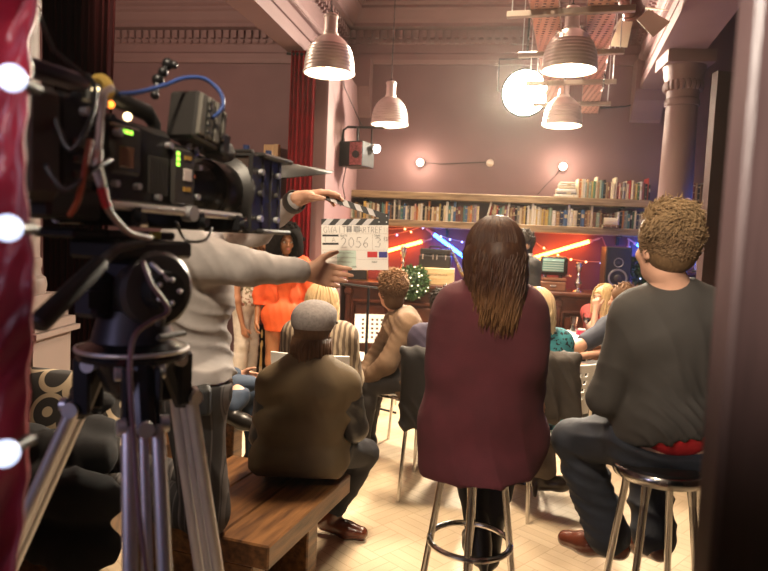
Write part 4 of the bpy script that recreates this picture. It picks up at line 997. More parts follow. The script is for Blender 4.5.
for q, rr_ in ((.32, .051), (.455, .0645)): mb = MB(); mb.torus(K(q, -.010, zl), rr_, .0025, AX, 40, 6); obj('focus_ring', mb, M_cam2, ln)
for k, (c, a) in enumerate(((( .6, .03, .02), .25), ((.1, .5, .15), .05), ((.6, .12, .03), -.12))):
    mb = MB(); d = RS*math.cos(a+.45)+UP*math.sin(a+.45); mb.box(K(.327+.012*k, -.010, zl)+d*.0515, (.006, .006, .006), RK); obj('index_mark', mb, mat('index_%d' % k, c, .4, emit=c, estr=.4), ln)
mb = MB()
for s, z, w, h in ((.071, zl, .012, .185), (-.083, zl, .012, .185)): mb.box(K(.61, s-.010, z), (.15, w, h), RK, .005)
for z in (zl+.09, zl-.09): mb.box(K(.64, 0, z), (.15, .17, .012), RK, .005)
for tt in (.54, .59, .63, .67): mb.box(K(tt, -.016, zl+.096), (.012, .165, .008), RK, .002); mb.box(K(tt, .0665, zl), (.012, .006, .19), RK, .002)
mb.lathe([(.064, .552), (.085, .567), (.085, .575), (.06, .575)], K(-.03, -.010, zl), AX, n=32); mx_ = obj('matte_box', mb, M_cam, t)
for z in (-.06, .0, .05):
    for tt in (.57, .65): mb = MB(); mb.cyl(K(tt, .069, zl+z), K(tt, .079, zl+z), .0075, n=12); obj('clamp_knob', mb, M_steel if z else M_cam2, mx_)
for q in ((.57, .03, zl+.10), (.66, .04, zl+.10)): mb = MB(); mb.cyl(K(*q), K(q[0], q[1], q[2]+.014), .008, n=12); obj('top_knob', mb, mat('blue_black_knob', (.02, .03, .08), .3), mx_)
mb = MB(); mb.add([W(272, 160, 1.74), W(272, 179, 1.66), W(331, 173, 1.95), W(334, 171, 2.02)], [[0, 1, 2, 3]]); fl = obj('french_flag', mb, mat('flag_matt_black', (.05, .045, .042), .6), mx_)
md = fl.modifiers.new('thick', 'SOLIDIFY'); md.thickness = .003
# rods and shoe
for s, z in ((.070, 1.538), (-.045, 1.512)): mb = MB(); mb.cyl(K(.08, s, z), K(.50, s-.01, z), .0085, n=14); obj('support_rod', mb, M_steel, t)
for tt in (.14, .33, .48): mb = MB(); mb.box(K(tt, .008, 1.522), (.025, .140, .038), RK, .004); mb.cyl(K(tt, .07, 1.52), K(tt, .09, 1.52), .010, n=12); obj('rod_clamp', mb, M_blackm, t)
mb = MB(); mb.box(K(.16, 0, 1.488), (.26, .09, .016), RK, .004); mb.box(K(.12, .046, 1.489), (.034, .003, .012), RK); sh = obj('sliding_plate', mb, M_blackm, t)
mb = MB(); mb.box(K(.225, .0468, 1.489), (.030, .003, .013), RK); obj('yellow_tag', mb, mat('yellow_tag', (.6, .6, .08), .5), sh)
mb = MB(); mb.cyl(K(.26, .046, 1.47), K(.30, .055, 1.468), .006); obj('red_lever', mb, mat('red_lever', (.5, .03, .02), .4), sh)
# cables
def cable(name, pts, r, m, lab=None):
    P_ = [V(p) for p in pts]; out = []
    for i in range(len(P_)-1):
        p0, p1, p2, p3 = P_[max(i-1, 0)], P_[i], P_[i+1], P_[min(i+2, len(P_)-1)]
        for k in range(6):
            s = k/6; out.append(.5*((2*p1)+(p2-p0)*s+(2*p0-5*p1+4*p2-p3)*s*s+(3*p1-p0-3*p2+p3)*s**3))
    out.append(P_[-1]); mb = MB(); mb.tube(out, r, 8); o = obj(name, mb, m, t, ang=3)
    if lab: o['label'] = lab
cable('cable', [W(120, 94, 1.1), W(140, 92, 1.14), W(165, 85, 1.2), W(185, 78, 1.24), W(205, 79, 1.27), W(220, 92, 1.28), W(223, 106, 1.28), W(214, 117, 1.28), W(200, 123, 1.3)], .0042, mat('blue_cable', (.03, .06, .20), .35), 'blue cable looping over the monitor')
cable('cable', [W(112, 88, 1.02), W(104, 94, 1.0), W(101, 115, 1.0), W(99, 140, .99), W(97, 160, .98), W(101, 185, .98), W(106, 205, .99), W(116, 220, 1.02), W(130, 233, 1.06), W(150, 238, 1.12)], .0055, mat('grey_pink_cable', (.30, .22, .21), .45), 'pinkish grey cable hanging down the near side')
cable('cable', [W(98, 150, .975), W(98, 170, .972), W(102, 186, .975)], .0075, mat('white_tape', (.6, .56, .52), .5), 'white taped cable sleeve')
cable('cable', [W(102, 188, .974), W(105, 200, .98), W(108, 207, .985)], .0075, mat('red_sleeve', (.5, .04, .05), .4), 'red cable sleeve')
cable('cable', [W(52, 110, .95), W(70, 150, .94), W(90, 120, .95), W(95, 90, .98), W(88, 75, 1.0)], .004, M_black)
cable('cable', [W(45, 165, .93), W(66, 190, .93), W(92, 170, .95), W(110, 160, 1.0)], .004, M_black)
cable('cable', [W(90, 140, .95), W(84, 175, .94), W(78, 200, .95), W(70, 215, .98)], .0045, mat('rust_cable', (.30, .07, .03), .5))
cable('cable', [W(176, 222, 1.2), W(186, 240, 1.25), W(205, 240, 1.3), W(212, 228, 1.34)], .003, M_black)
# tripod
tc_ = CAM+LAT*(-.47)+DEP*1.2; tc_.z = 0
t = thing('tripod', 'aluminium twin-tube tripod with black head under the film camera', 'tripod', tc_)
T = lambda a, b, z: tc_+LAT*a+DEP*b+UP*z
mb = MB(); mb.box(T(0, 0, 1.462), (.22, .10, .034), RK, .006); obj('head_platform', mb, M_blackm, t)
mb = MB(); mb.box(T(-.0, 0, 1.395), (.12, .10, .105), RK, .012); mb.box(T(-.045, -.06, 1.38), (.06, .05, .08), RK, .008); mb.box(T(-.03, -.085, 1.40), (.05, .01, .012), RK); mb.box(T(-.03, -.088, 1.375), (.05, .01, .03), RK); mb.cyl(T(0, 0, 1.29), T(0, 0, 1.35), .075, .06, 28); obj('fluid_head', mb, mat('head_casting', (.024, .022, .034), .4, .3), t)
mb = MB(); d = (LAT*.75-DEP*.66).normalized(); c = T(.045, -.02, 1.39); mb.lathe([(.002, -.03), (.07, -.03), (.072, .012), (.064, .02), (.05, .022), (.002, .022)], c, d, n=36, cap0=True, cap1=True); dr = obj('tilt_drum', mb, mat('head_grey', (.07, .065, .065), .35, .5), t)
mb = MB(); mb.cyl(c+d*.02, c+d*.05, .038, .034, 24); k1 = obj('tilt_knob', mb, M_rub, t)
for a in range(5): mb = MB(); q = c+d*.052+(LAT*.66+DEP*.75)*.022*math.cos(a*1.26)+UP*.022*math.sin(a*1.26); mb.ball(q, .0048, 10, 6); obj('screw', mb, M_steel, k1)
mb = MB(); mb.tube([c+d*.05+UP*.02, c+d*.06+UP*.035-LAT*.02, c+d*.055+UP*.05-LAT*.035], .004, 8); obj('lock_lever', mb, M_steel, t)
mb = MB(); mb.box(T(.09, -.05, 1.31), (.08, .012, .012), RK, .004); mb.cyl(T(.07, -.06, 1.33), T(.075, -.065, 1.345), .008); obj('pan_lever', mb, M_cam2, t)
mb = MB(); mb.lathe([(.06, 1.30), (.085, 1.285), (.098, 1.28), (.10, 1.268), (.098, 1.258), (.07, 1.25), (.05, 1.2), (.03, 1.18)], tc_, n=40, cap0=True, cap1=True); obj('bowl', mb, mat('bowl_metal', (.05, .05, .055), .25, .8), t)
mb = MB(); mb.torus(T(0, 0, 1.276), .099, .004, n=40, m=8); obj('bowl_rim', mb, M_steel, t)
a = W(143, 243, 1.12); b = W(118, 248, 1.07); c2 = W(104, 260, 1.04); e = W(36, 326, .93)
mb = MB(); mb.tube([a, b, c2, c2.lerp(e, .25)], [.007, .008, .009, .010], 12); ph = obj('pan_handle', mb, M_cam2, t)
mb = MB(); mb.tube([c2.lerp(e, .02), c2.lerp(e, .06), c2.lerp(e, .9), c2.lerp(e, .97), e], [.010, .0145, .0165, .0165, .012], 16); obj('rubber_grip', mb, M_rub, ph)
for i, (dl, dd) in enumerate(((-1, 0), (.5, -.87), (.5, .87))):
    D_ = LAT*dl+DEP*dd; N_ = LAT*-dd+DEP*dl; q_ = (.8, 1, 1)[i]; top = tc_+D_*.085*q_+UP*1.245; j = tc_+D_*.125*q_+UP*1.16
    dn = (D_*(.42, .29, .21)[i]-UP).normalized()
    mb = MB(); mb.tube([tc_+D_*.05+UP*1.25, top, j, j+dn*.02], [.02, .024, .024, .02], 10)
    for s in (-1, 1): mb.box((top+j)/2+N_*s*.027, (.035, .012, .11), Matrix((D_, N_, UP)).transposed().to_4x4(), .005)
    lg = obj('leg', mb, mat('spider_black', (.02, .02, .024), .35, .4), t)
    for s in (-1, 1):
        for a_, b_, r_ in ((top+N_*s*.03, top+N_*s*.042, .013), (j+N_*s*.028, j+N_*s*.042, .015)): mb = MB(); mb.cyl(a_, b_, r_, n=18); obj('joint_disc', mb, M_steel, lg)
        mb = MB(); f = (1.16-.02)/-dn.z; mb.cyl(j+N_*s*.024+dn*.0, j+N_*s*.034+dn*f*.62, .0125, n=16); mb.cyl(j+N_*s*.034+dn*f*.6, j+N_*s*.036+dn*f, .010, n=14); obj('leg_tube', mb, M_steel, lg)
    mb = MB(); mb.cyl(j+D_*.022, j+D_*.034, .014, n=16); obj('joint_disc', mb, M_steel, lg)
    mb = MB(); mb.cyl(j+dn*.02, j+dn*f*.97, .009, n=14); obj('inner_tube', mb, M_steel, lg)
    mb = MB(); mb.box(j+dn*f*.62, (.03, .10, .035), Matrix((D_, N_, UP)).transposed().to_4x4(), .006); obj('leg_clamp', mb, M_rub, lg)
    mb = MB(); mb.cyl(j+dn*f*.97, j+dn*(f+.005), .02, .028, 14); obj('foot', mb, M_rub, lg)
t2 = t; t = t2
cable('cable', [W(143, 262, 1.08), W(152, 285, 1.07), W(168, 310, 1.08), W(150, 322, 1.06), W(135, 335, 1.04), W(130, 360, 1.03), W(131, 400, 1.02), W(134, 440, 1.02), W(138, 500, 1.0), W(150, 600, .98)], .0042, mat('mauve_cable', (.16, .09, .10), .45), 'thin mauve cable hanging past the bowl')

# ---------------------------------------------------------------- the film slate
SD = 2.36
def SL(x, y, o=0): return W(x, y, SD)-F0*o
t = thing('film_slate', 'white clapper slate with black and white striped sticks held open', 'clapperboard', SL(354, 247))
def plate(pts, th, m, name, par, o=0):
    mb = MB(); mb.prism([SL(x, y, o) for x, y in pts], F0*th); return obj(name, mb, m, par, smooth=False)
M_sl = mat('slate_white', (.86, .80, .74), .35); M_slk = mat('slate_black', (.015, .013, .013), .45); M_slw = mat('stick_pale_grey', (.62, .58, .58), .45)
bd_ = plate([(321.3, 225.2), (388.3, 225.2), (388.3, 270), (321.3, 270)], .006, M_sl, 'board', t)
def stick(name, p, q, w0, w1, n, ph):
    """striped stick from p to q; black with slanting pale bars"""
    mb = MB(); p = V((*p, 0)); q = V((*q, 0)); u = (q-p); nn = V((-u.y, u.x, 0)).normalized()
    poly = [p-nn*w0/2, q-nn*w1/2, q+nn*w1/2, p+nn*w0/2]
    mb.prism([SL(a.x, a.y) for a in poly], F0*.012); s = obj(name, mb, M_slk, t, smooth=False)
    for i in range(n):
        a = p+u*((i+ph)/n*.80); b = a+u*(.40/n); ww = w0/2*.98; sh = u.normalized()*w0*.45*(-1 if name == 'fixed_stick' else 1)
        mb = MB(); mb.prism([SL(*(a-nn*ww+sh*-1).xy, .0006), SL(*(b-nn*ww-sh).xy, .0006), SL(*(b+nn*ww+sh).xy, .0006), SL(*(a+nn*ww+sh).xy, .0006)], F0*.0006); obj('stripe', mb, M_slw, s, smooth=False)
stick('fixed_stick', (321.3, 222), (388.5, 222), 6.4, 6.4, 4, .22)
stick('clap_stick', (324, 196), (387.5, 217.5), 6.0, 6.0, 4, .45)
mb = MB(); mb.prism([SL(*p, .001) for p in ((378, 224.6), (388.6, 224.6), (388.6, 213.5), (384, 213.5), (378, 219.5))], F0*.014); hp = obj('hinge_plate', mb, M_slk, t, smooth=False)
for x, y in ((379, 222), (386.5, 222), (386.5, 216)): mb = MB(); mb.cyl(SL(x, y, .001), SL(x, y, .003), .0022, n=10); obj('rivet', mb, M_steel, hp)
plate([(367.3, 251.6), (377.4, 251.6), (377.4, 257.4), (367.3, 257.4)], .0008, mat('chip_red', (.55, .02, .02), .5), 'red_chip', t, .0008)
plate([(378.8, 251.8), (387.4, 251.8), (387.4, 257.6), (378.8, 257.6)], .0008, mat('chip_blue', (.03, .03, .22), .5), 'blue_chip', t, .0008)
plate([(346.5, 225.8), (352, 225.8), (352, 232), (346.5, 232)], .0006, mat('grey_tape', (.42, .40, .39), .6), 'tape', t, .0006)
plate([(353.5, 226), (360, 226), (360, 231.6), (353.5, 231.6)], .0006, MATS['grey_tape'], 'tape', t, .0006)
plate([(337, 250.5), (356, 250.5), (356, 268.5), (337, 268.5)], .0004, mat('pale_green_tape', (.60, .72, .62), .6), 'green_tape', t, .0004)
mb = MB()
for x0_, y0_, x1_, y1_ in ((321.6, 233.7, 388, 233.9), (321.6, 250, 388, 250.2), (356, 259.3, 388, 259.5), (372.4, 234, 372.7, 250)): mb.prism([SL(a, b, .0006) for a, b in ((x0_, y0_), (x1_, y0_), (x1_, y1_), (x0_, y1_))], F0*.0005)
obj('ruled_lines', mb, mat('line_brown', (.45, .36, .30), .6), t, smooth=False)
for a, b in (((322.4, 234.6), (338.5, 236.5)), ((322.4, 242.8), (338.6, 244.8))): plate([a, (b[0], a[1]), b, (a[0], b[1])], .0006, M_slk, 'black_tape', t, .0006)
M_pen = mat('marker_brown', (.10, .055, .045), .6); M_print = mat('printed_ink', (.05, .04, .04), .6)
def stx(body, x, y, hpx, m, al='LEFT'): text('lettering', body, hpx*SD/FP*1.38, SL(x, y, .0014), RR, UU, m, t, al)
stx('SLATE', 340, 236.6, 1.9, M_print); stx('TAKE', 374, 236.6, 1.9, M_print)
stx('SCENE', 323, 234.3, 0.01, M_print) if False else None
stx('DAY', 371.8, 263, 2.0, M_print); stx('TAPE', 351.5, 267.6, 1.7, M_print)
# handwriting, drawn stroke by stroke
GL = {'G': [[(.9, .8), (.6, 1), (.2, .9), (0, .5), (.2, .1), (.6, 0), (.9, .15), (.9, .42), (.6, .42)]], 'W': [[(0, 1), (.25, 0), (.5, .7), (.75, 0), (1, 1)]], 'A': [[(0, 0), (.5, 1), (1, 0)], [(.2, .38), (.8, .38)]], 'I': [[(.5, 0), (.5, 1)]],
      'T': [[(0, 1), (1, 1)], [(.5, 1), (.5, 0)]], 'H': [[(.1, 0), (.1, 1)], [(.9, 0), (.9, 1)], [(.1, .5), (.9, .5)]], 'C': [[(.9, .85), (.5, 1), (.1, .75), (0, .4), (.3, .05), (.9, .12)]], 'R': [[(.1, 0), (.1, 1), (.7, .95), (.8, .7), (.6, .5), (.1, .48)], [(.45, .48), (.9, 0)]],
      'E': [[(.85, 1), (.1, 1), (.1, 0), (.85, 0)], [(.1, .5), (.7, .5)]], 'F': [[(.85, 1), (.1, 1), (.1, 0)], [(.1, .5), (.7, .5)]], 'N': [[(.1, 0), (.1, 1), (.9, 0), (.9, 1)]], 'D': [[(.1, 0), (.1, 1), (.6, .9), (.9, .5), (.6, .1), (.1, 0)]],
      '2': [[(.05, .8), (.4, 1), (.8, .8), (.7, .5), (0, 0), (.95, .05)]], '0': [[(.5, 1), (.1, .7), (.1, .3), (.45, 0), (.9, .3), (.9, .7), (.5, 1)]], '5': [[(.95, 1), (.3, 1), (.2, .55), (.6, .6), (.9, .35), (.6, .02), (.05, .08)]], '6': [[(.85, 1), (.35, .7), (.08, .3), (.4, 0), (.8, .15), (.75, .42), (.4, .48), (.1, .28)]],
      '3': [[(.1, .95), (.6, 1), (.85, .78), (.4, .55), (.85, .35), (.6, .02), (.05, .05)]], '1': [[(.5, 1), (.5, 0)]], '4': [[(.7, 0), (.7, 1), (0, .35), (1, .35)]], ' ': []}
def hand(s, x, y, w, h, m, r):
    mb = MB()
    for i, ch in enumerate(s):
        for pl in GL[ch]: mb.tube([SL(x+w*(i+.82*a), y-h*b, .0012) for a, b in pl], r, 5)
    obj('handwriting', mb, m, t)
hand('GWAITH', 323.6, 232.6, 4.7, 6.0, M_pen, .0007); hand('CARTREF', 355.0, 232.6, 4.0, 5.6, M_pen, .0007); hand('IN', 383.2, 232.4, 2.6, 5.0, mat('marker_faint', (.45, .36, .32), .6), .0005)
hand('2056', 341.0, 247.6, 7.3, 10.2, M_pen, .0008); hand('3', 375, 247.2, 8, 9.5, M_pen, .0008); hand('ED', 384.0, 241, 2.2, 4, M_pen, .0006); hand('1 A', 323.5, 242, 4.2, 4.5, M_pen, .0006)
for y, n, x in ((253.6, 11, 324), (258.2, 12, 324.5), (262.6, 10, 325)):
    mb = MB(); r_ = random.Random(int(y))
    for i in range(n*2):
        a = x+i*1.35; mb.tube([SL(a, y, .0012), SL(a+.5, y-r_.uniform(.6, 2), .0012), SL(a+r_.uniform(.7, 1.1), y-r_.uniform(0, .8), .0012)], .0005, 4)
    obj('handwriting', mb, M_pen, t)
stx('INT', 373, 262.2, 0.01, M_print) if False else None

# ---------------------------------------------------------------- the dark corner seat
M_dk = mat('black_leather', (.012, .011, .012), .4, bump=.1, bscale=120)
c = W(40, 285, 2.75); c.z = 0; Rz = Matrix.Rotation(yaw+.1, 4, 'Z'); r3 = Rz.to_3x3()
t = thing('corner_seat', 'low black seat with the patterned cushion on it', 'seat', (c.x, c.y, 0))
mb = MB(); mb.box(c+UP*.38, (.66, .62, .14), Rz, .04); obj('seat_pad', mb, M_dk, t)
mb = MB(); mb.box(c+UP*.18, (.62, .56, .26), Rz, .01); obj('base', mb, M_bench, t)
for sx in (-1, 1):
    for sy in (-1, 1): mb = MB(); mb.box(c+r3 @ V((sx*.27, sy*.22, .025)), (.06, .06, .05), Rz, .004); obj('foot', mb, M_bench, t)
# cushion: black with cream swirls
def swirl():
    m = mat('cream_swirl_print', (.02, .017, .016), .7, sheen=.2); n, L, b = nodes_of(m)
    tc = n.new('ShaderNodeTexCoord'); mp = n.new('ShaderNodeMapping'); mp.inputs['Scale'].default_value = (7, 7, 7); L.new(tc.outputs['Object'], mp.inputs[0])
    vo = n.new('ShaderNodeTexVoronoi'); vo.feature = 'F1'; vo.inputs['Scale'].default_value = 1; vo.inputs['Randomness'].default_value = .8; L.new(mp.outputs[0], vo.inputs['Vector'])
    mu = n.new('ShaderNodeMath'); mu.operation = 'MULTIPLY'; mu.inputs[1].default_value = 15; L.new(vo.outputs['Distance'], mu.inputs[0])
    si = n.new('ShaderNodeMath'); si.operation = 'SINE'; L.new(mu.outputs[0], si.inputs[0])
    rp = n.new('ShaderNodeValToRGB'); rp.color_ramp.elements[0].position = .45; rp.color_ramp.elements[1].position = .55; rp.color_ramp.elements[0].color = (.02, .017, .016, 1); rp.color_ramp.elements[1].color = (.55, .44, .30, 1)
    L.new(si.outputs[0], rp.inputs[0]); L.new(rp.outputs[0], b.inputs['Base Color']); return m
q = W(64, 405, 2.8); q.z = .45
cx = LAT; cn = (DEP*-.9+UP*.42).normalized(); cy = cn.cross(cx).normalized()
cc = q+cy*.20+UP*.03
def cush(sgn):
    def f(u, v):
        a, b_ = 2*u-1, 2*v-1; k = (1-a**4)*(1-b_**4); e = 1-.06*(1-abs(a*b_))
        return cc+cx*a*.24*e+cy*b_*.20*e+cn*sgn*.075*k**.6
    return f
mb = MB(); mb.grid(cush(1), 24, 24); mb.grid(lambda u, v: cush(-1)(1-u, v), 24, 24); 
tg = obj('cushion', mb, swirl(), None, ang=3); tag(tg, 'black cushion with cream swirls leaning in the dark corner', 'cushion')
s = SDF(.06); b0 = W(40, 455, 2.45)
for px, py, d, r in ((25, 445, 2.6, .09), (60, 452, 2.5, .09), (88, 455, 2.5, .08), (98, 430, 2.6, .06), (98, 402, 2.7, .045), (30, 490, 2.35, .08), (70, 495, 2.3, .09), (92, 500, 2.3, .08), (40, 540, 2.28, .07), (75, 550, 2.25, .08), (92, 545, 2.3, .06), (100, 548, 2.25, .045)): s.ell(W(px, py, d), (r*1.5, r*1.1, r))
coat = np_obj('dark_coat', [s.mesh(.014)], mat('black_wool', (.005, .0045, .0055), .95), None, folds(.012, 24, (1, .4, .2), 4)); tag(coat, 'black coat thrown over the corner seat below the cushion', 'coat')
# ---------------------------------------------------------------- people
def fabric(name, col, rough=.85, var=.15, bump=.25, bscale=260, sheen=.0, vscale=14, stretch=None, col2=None):
    return mat(name, col, rough, var=var, vscale=vscale, bump=bump, bscale=bscale, sheen=sheen, stretch=stretch, col2=col2)
SK_F = mat('fair_skin', (.55, .30, .20), .5, var=.06, vscale=20); SK_T = mat('tanned_skin', (.42, .20, .11), .5, var=.06, vscale=20); SK_B = mat('brown_skin', (.30, .125, .055), .45, var=.06, vscale=20)
M_shoeb = mat('black_shoe_leather', (.015, .013, .012), .35); M_shoer = mat('brown_shoe_leather', (.10, .025, .012), .25, coat=.4)
M_eye = mat('eye_dark', (.03, .02, .015), .2); M_lip = mat('lips', (.42, .12, .10), .5)
def nrm(a): return V(a).normalized()
class Person:
    def __init__(s, label, J, f, hf=None, hu=None, sex='m', skin=SK_F, sc=1, h=.014, hands=None, name='person', face=False, hh=.0075, toe=None, hair_skull=True):
        s.J = J = {k: V(v) for k, v in J.items()}; s.f = nrm(f); s.hf = nrm(hf or f); s.sex = sex; s.sc = sc; s.h = h
        s.r = s.f.cross(UP).normalized(); hu = nrm(hu or UP); s.hr = s.hf.cross(hu).normalized(); s.hu = s.hr.cross(s.hf); s.toe = toe or {}
        s.spine = (J['neck']-J['pel']).normalized(); s.bf = (s.f - s.spine*s.f.dot(s.spine)).normalized(); s.br = s.bf.cross(s.spine)
        s.t = thing('person', label, 'person', (J['pel'].x, J['pel'].y, 0))
        b = SDF(.035); s.torso(b, 0); s.neckp(b, 0)
        for q in 'LR': s.arm(b, q, 0); s.leg(b, q, 0)
        parts = [b.mesh(h)]
        hd = SDF(.02); s.head(hd); s.neckp(hd, -.001); parts.append(hd.mesh(hh))
        for q in 'LR':
            o = (hands or {}).get(q, {}); wr, el = J['wr'+q], J['el'+q]; d = nrm(o.get('d') or wr-el); sd = s.r if q == 'R' else -s.r
            n = V(o.get('n') or -sd); n = nrm(n-d*n.dot(d)); a = V(o.get('a') or s.f+UP*.3); a = a-d*a.dot(d); a = nrm(a-n*a.dot(n)) 
            parts.append(s.hand(wr, d, n, a, o.get('curl', .55), o.get('thumb', .5), o.get('h', .006), o.get('curls')))
        s.body = np_obj('body', parts, skin, s.t)
        if face: s.face()
    # ---- flesh, each limb growing by o so that clothes follow the body
    def torso(s, b, o):
        J, c = s.J, s.sc; P, N = J['pel'], J['neck']; w = s.sex == 'f'
        b.cone(J['hipL'], J['hipR'], .112*c+o); b.ell(P+s.spine*.02, ((.165 if w else .158)*c+o, .118*c+o, .12*c+o), s.br, s.spine)
        b.ell(P.lerp(N, .42), ((.118 if w else .138)*c+o, .098*c+o, .17*c+o), s.br, s.spine)
        b.ell(P.lerp(N, .70), ((.142 if w else .168)*c+o, .112*c+o, .17*c+o), s.br, s.spine)
        if w:
            for q in (-1, 1): b.ell(P.lerp(N, .68)+s.bf*.085*c+s.br*q*.07*c, (.062*c+o,)*3, k=.04)
        for q in 'LR':
            S_ = J['sh'+q]; b.cone(N-s.spine*.035, S_.lerp(N, .1), .066*c+o, .062*c+o)
            b.cone(P.lerp(N, .72)+s.br*(.09 if q == 'R' else -.09)*c, S_.lerp(N, .2), .085*c+o, .06*c+o)
    def neckp(s, b, o): b.cone(s.J['neck']-s.spine*.04, s.J['head']-s.hu*.06-s.hf*.012, .062*s.sc+o, .054*s.sc+o)
    def arm(s, b, q, o, upto=1, frm=0):
        S_, E_, W_ = (s.J[k+q] for k in ('sh', 'el', 'wr')); c = s.sc*(1 if s.sex == 'm' else .88)
        a = S_.lerp(E_, frm)
        if upto <= .5: b.cone(a, S_.lerp(E_, upto*2), .056*c+o, .050*c+o)
        else: b.cone(a, E_, (.056-.012*frm)*c+o, .043*c+o); b.cone(E_, E_.lerp(W_, upto*2-1), .043*c+o, (.029+.014*(2-2*upto))*c+o)
    def leg(s, b, q, o, upto=1, foot=True):
        H_, K_, A_ = (s.J[k+q] for k in ('hip', 'kn', 'an')); c = s.sc
        b.cone(H_, K_, .092*c+o, .060*c+o)
        if upto > .5: b.cone(K_, A_.lerp(K_, 1-min(1, upto*2-1)), .058*c+o, .040*c+o); b.cone(K_.lerp(A_, .3)-s.f*.012, K_.lerp(A_, .55), .055*c+o, .045*c+o)
        if foot and upto >= 1: s.footp(b, q, o)
    def footp(s, b, q, o, ln=.17):
        A_ = s.J['an'+q]; d = nrm(s.toe.get(q) or s.f); dn = (A_-s.J['kn'+q]).normalized()*.3-UP*.7; dn = nrm(dn-d*dn.dot(d)*.6); c = s.sc
        b.cone(A_+dn*.035*c-d*.035*c, A_+dn*.052*c+d*ln*.55*c, .032*c+o, .030*c+o); b.cone(A_+dn*.052*c+d*ln*.5*c, A_+dn*.055*c+d*ln*c, .032*c+o, .022*c+o, k=.03)
    def head(s, b):
        c = s.sc; C_ = s.J['head']; X, Y, Z = s.hr, s.hf, s.hu
        p = lambda x, y, z: C_+(X*x+Y*y+Z*z)*c
        b.ell(p(0, -.012, .03), (.076*c, .096*c, .092*c), X, Z); b.ell(p(0, .012, -.03), (.062*c, .078*c, .085*c), X, Z)
        b.ell(p(0, .045, -.082), (.036*c, .034*c, .026*c), X, Z)                                    # chin
        for q in (-1, 1):
            b.ell(p(q*.074, -.008, -.005), (.012*c, .02*c, .032*c), X, Z, k=.008)                   # ears
            b.ell(p(q*.04, .06, -.02), (.022*c, .02*c, .02*c), X, Z)                                # cheekbones
            b.ell(p(q*.032, .094, .012), (.018*c, .014*c, .011*c), X, Z, k=.012, op=-1)             # eye sockets
        b.cone(p(0, .083, .012), p(0, .104, -.022), .009*c, .013*c, k=.014); b.cone(p(-.03, .078, .03), p(.03, .078, .03), .012*c, k=.015)
        b.ell(p(0, .083, -.056), (.024*c, .012*c, .011*c), X, Z, k=.01)
    def face(s):
        c = s.sc; C_ = s.J['head']; p = lambda x, y, z: C_+(s.hr*x+s.hf*y+s.hu*z)*c; R = Matrix((s.hr, s.hf, s.hu)).transposed().to_4x4()
        for q in (-1, 1):
            mb = MB(); mb.ball(p(q*.031, .076, .010), .0125*c, 14, 10, (1.15, .8, .75), R); e = obj('eye', mb, mat('eye_white', (.7, .66, .6), .3), s.body)
            mb = MB(); mb.ball(p(q*.031, .083, .010), .0072*c, 10, 8, (1, .7, 1), R); obj('iris', mb, M_eye, s.body)
            mb = MB(); mb.tube([p(q*.015, .089, .031), p(q*.033, .088, .036), p(q*.05, .078, .030)], .0035*c, 6); obj('eyebrow', mb, mat('brow_brown', (.06, .035, .02), .8), s.body)
        mb = MB(); mb.ball(p(0, .0905, -.052), .02*c, 14, 8, (1, .3, .22), R); mb.ball(p(0, .090, -.060), .018*c, 14, 8, (1, .32, .26), R); obj('lips', mb, M_lip, s.body)
    def hand(s, wr, d, n, a, curl, thumb, h, curls=None):
        b = SDF(.010); c = s.sc*(1 if s.sex == 'm' else .9)
        L = (.072, .080, .074, .058); ks = []
        for i in range(4):
            k = wr + d*(.088-.004*abs(i-1))*c + a*(.030-.0205*i)*c - n*.004; ks.append(k)
            b.cone(wr-d*.01+a*(.014-.009*i)*c, k, .017*c, .0115*c, k=.014)
        for i, k in enumerate(ks):
            ang = 0; p = k; dd = d+a*(.05-.035*i); cu = curls[i] if curls else curl*(.85+.12*i)
            for j, (l, r0, r1) in enumerate(((.46, .0100, .0090), (.30, .0090, .0080), (.24, .0080, .0066))):
                ang += cu*(.75, 1.0, .65)[j]; v = nrm(dd*math.cos(ang)+n*math.sin(ang)); q = p+v*L[i]*l*c; b.cone(p, q, r0*c, r1*c, k=.004); p = q
        p = wr+d*.028*c+a*.022*c; v = nrm(d*.62+a*(.85-thumb*.4)+n*thumb*.6); q = p+v*.042*c; b.cone(p, q, .0155*c, .0125*c, k=.014)
        v2 = nrm(v+d*.45+n*thumb*.35-a*.2*thumb); q2 = q+v2*.030*c; b.cone(q, q2, .0118*c, .0100*c, k=.005); b.cone(q2, q2+nrm(v2+d*.3)*.024*c, .0100*c, .0075*c, k=.004)
        q_ = 'R' if (wr-s.J['wrR']).length < 1e-6 else 'L'; b.cone(wr+nrm(s.J['el'+q_]-wr)*.06, wr+d*.015, .028*c, .024*c, k=.012)
        return b.mesh(h)
    # ---- clothes, all children of the person
    def top(s, name, m, o=.014, sleeves=1, extra=None, cut=None, disp=None, h=None, k=.04, neck=.075, label=None, sl_o=None):
        b = SDF(k); s.torso(b, o)
        if sleeves:
            for q in 'LR': s.arm(b, q, o*.9 if sl_o is None else sl_o, sleeves)
        if extra: extra(b)
        b.ell(s.J['neck']+s.spine*.072+s.bf*.018, (neck*.92*s.sc, neck*.98*s.sc, .055), s.br, s.spine, k=.008, op=-1)
        for p, n in (cut or []): b.plane(p, n)
        ob = np_obj(name, [b.mesh(h or s.h)], m, s.t, disp)
        if label: ob['label'] = label
        return ob
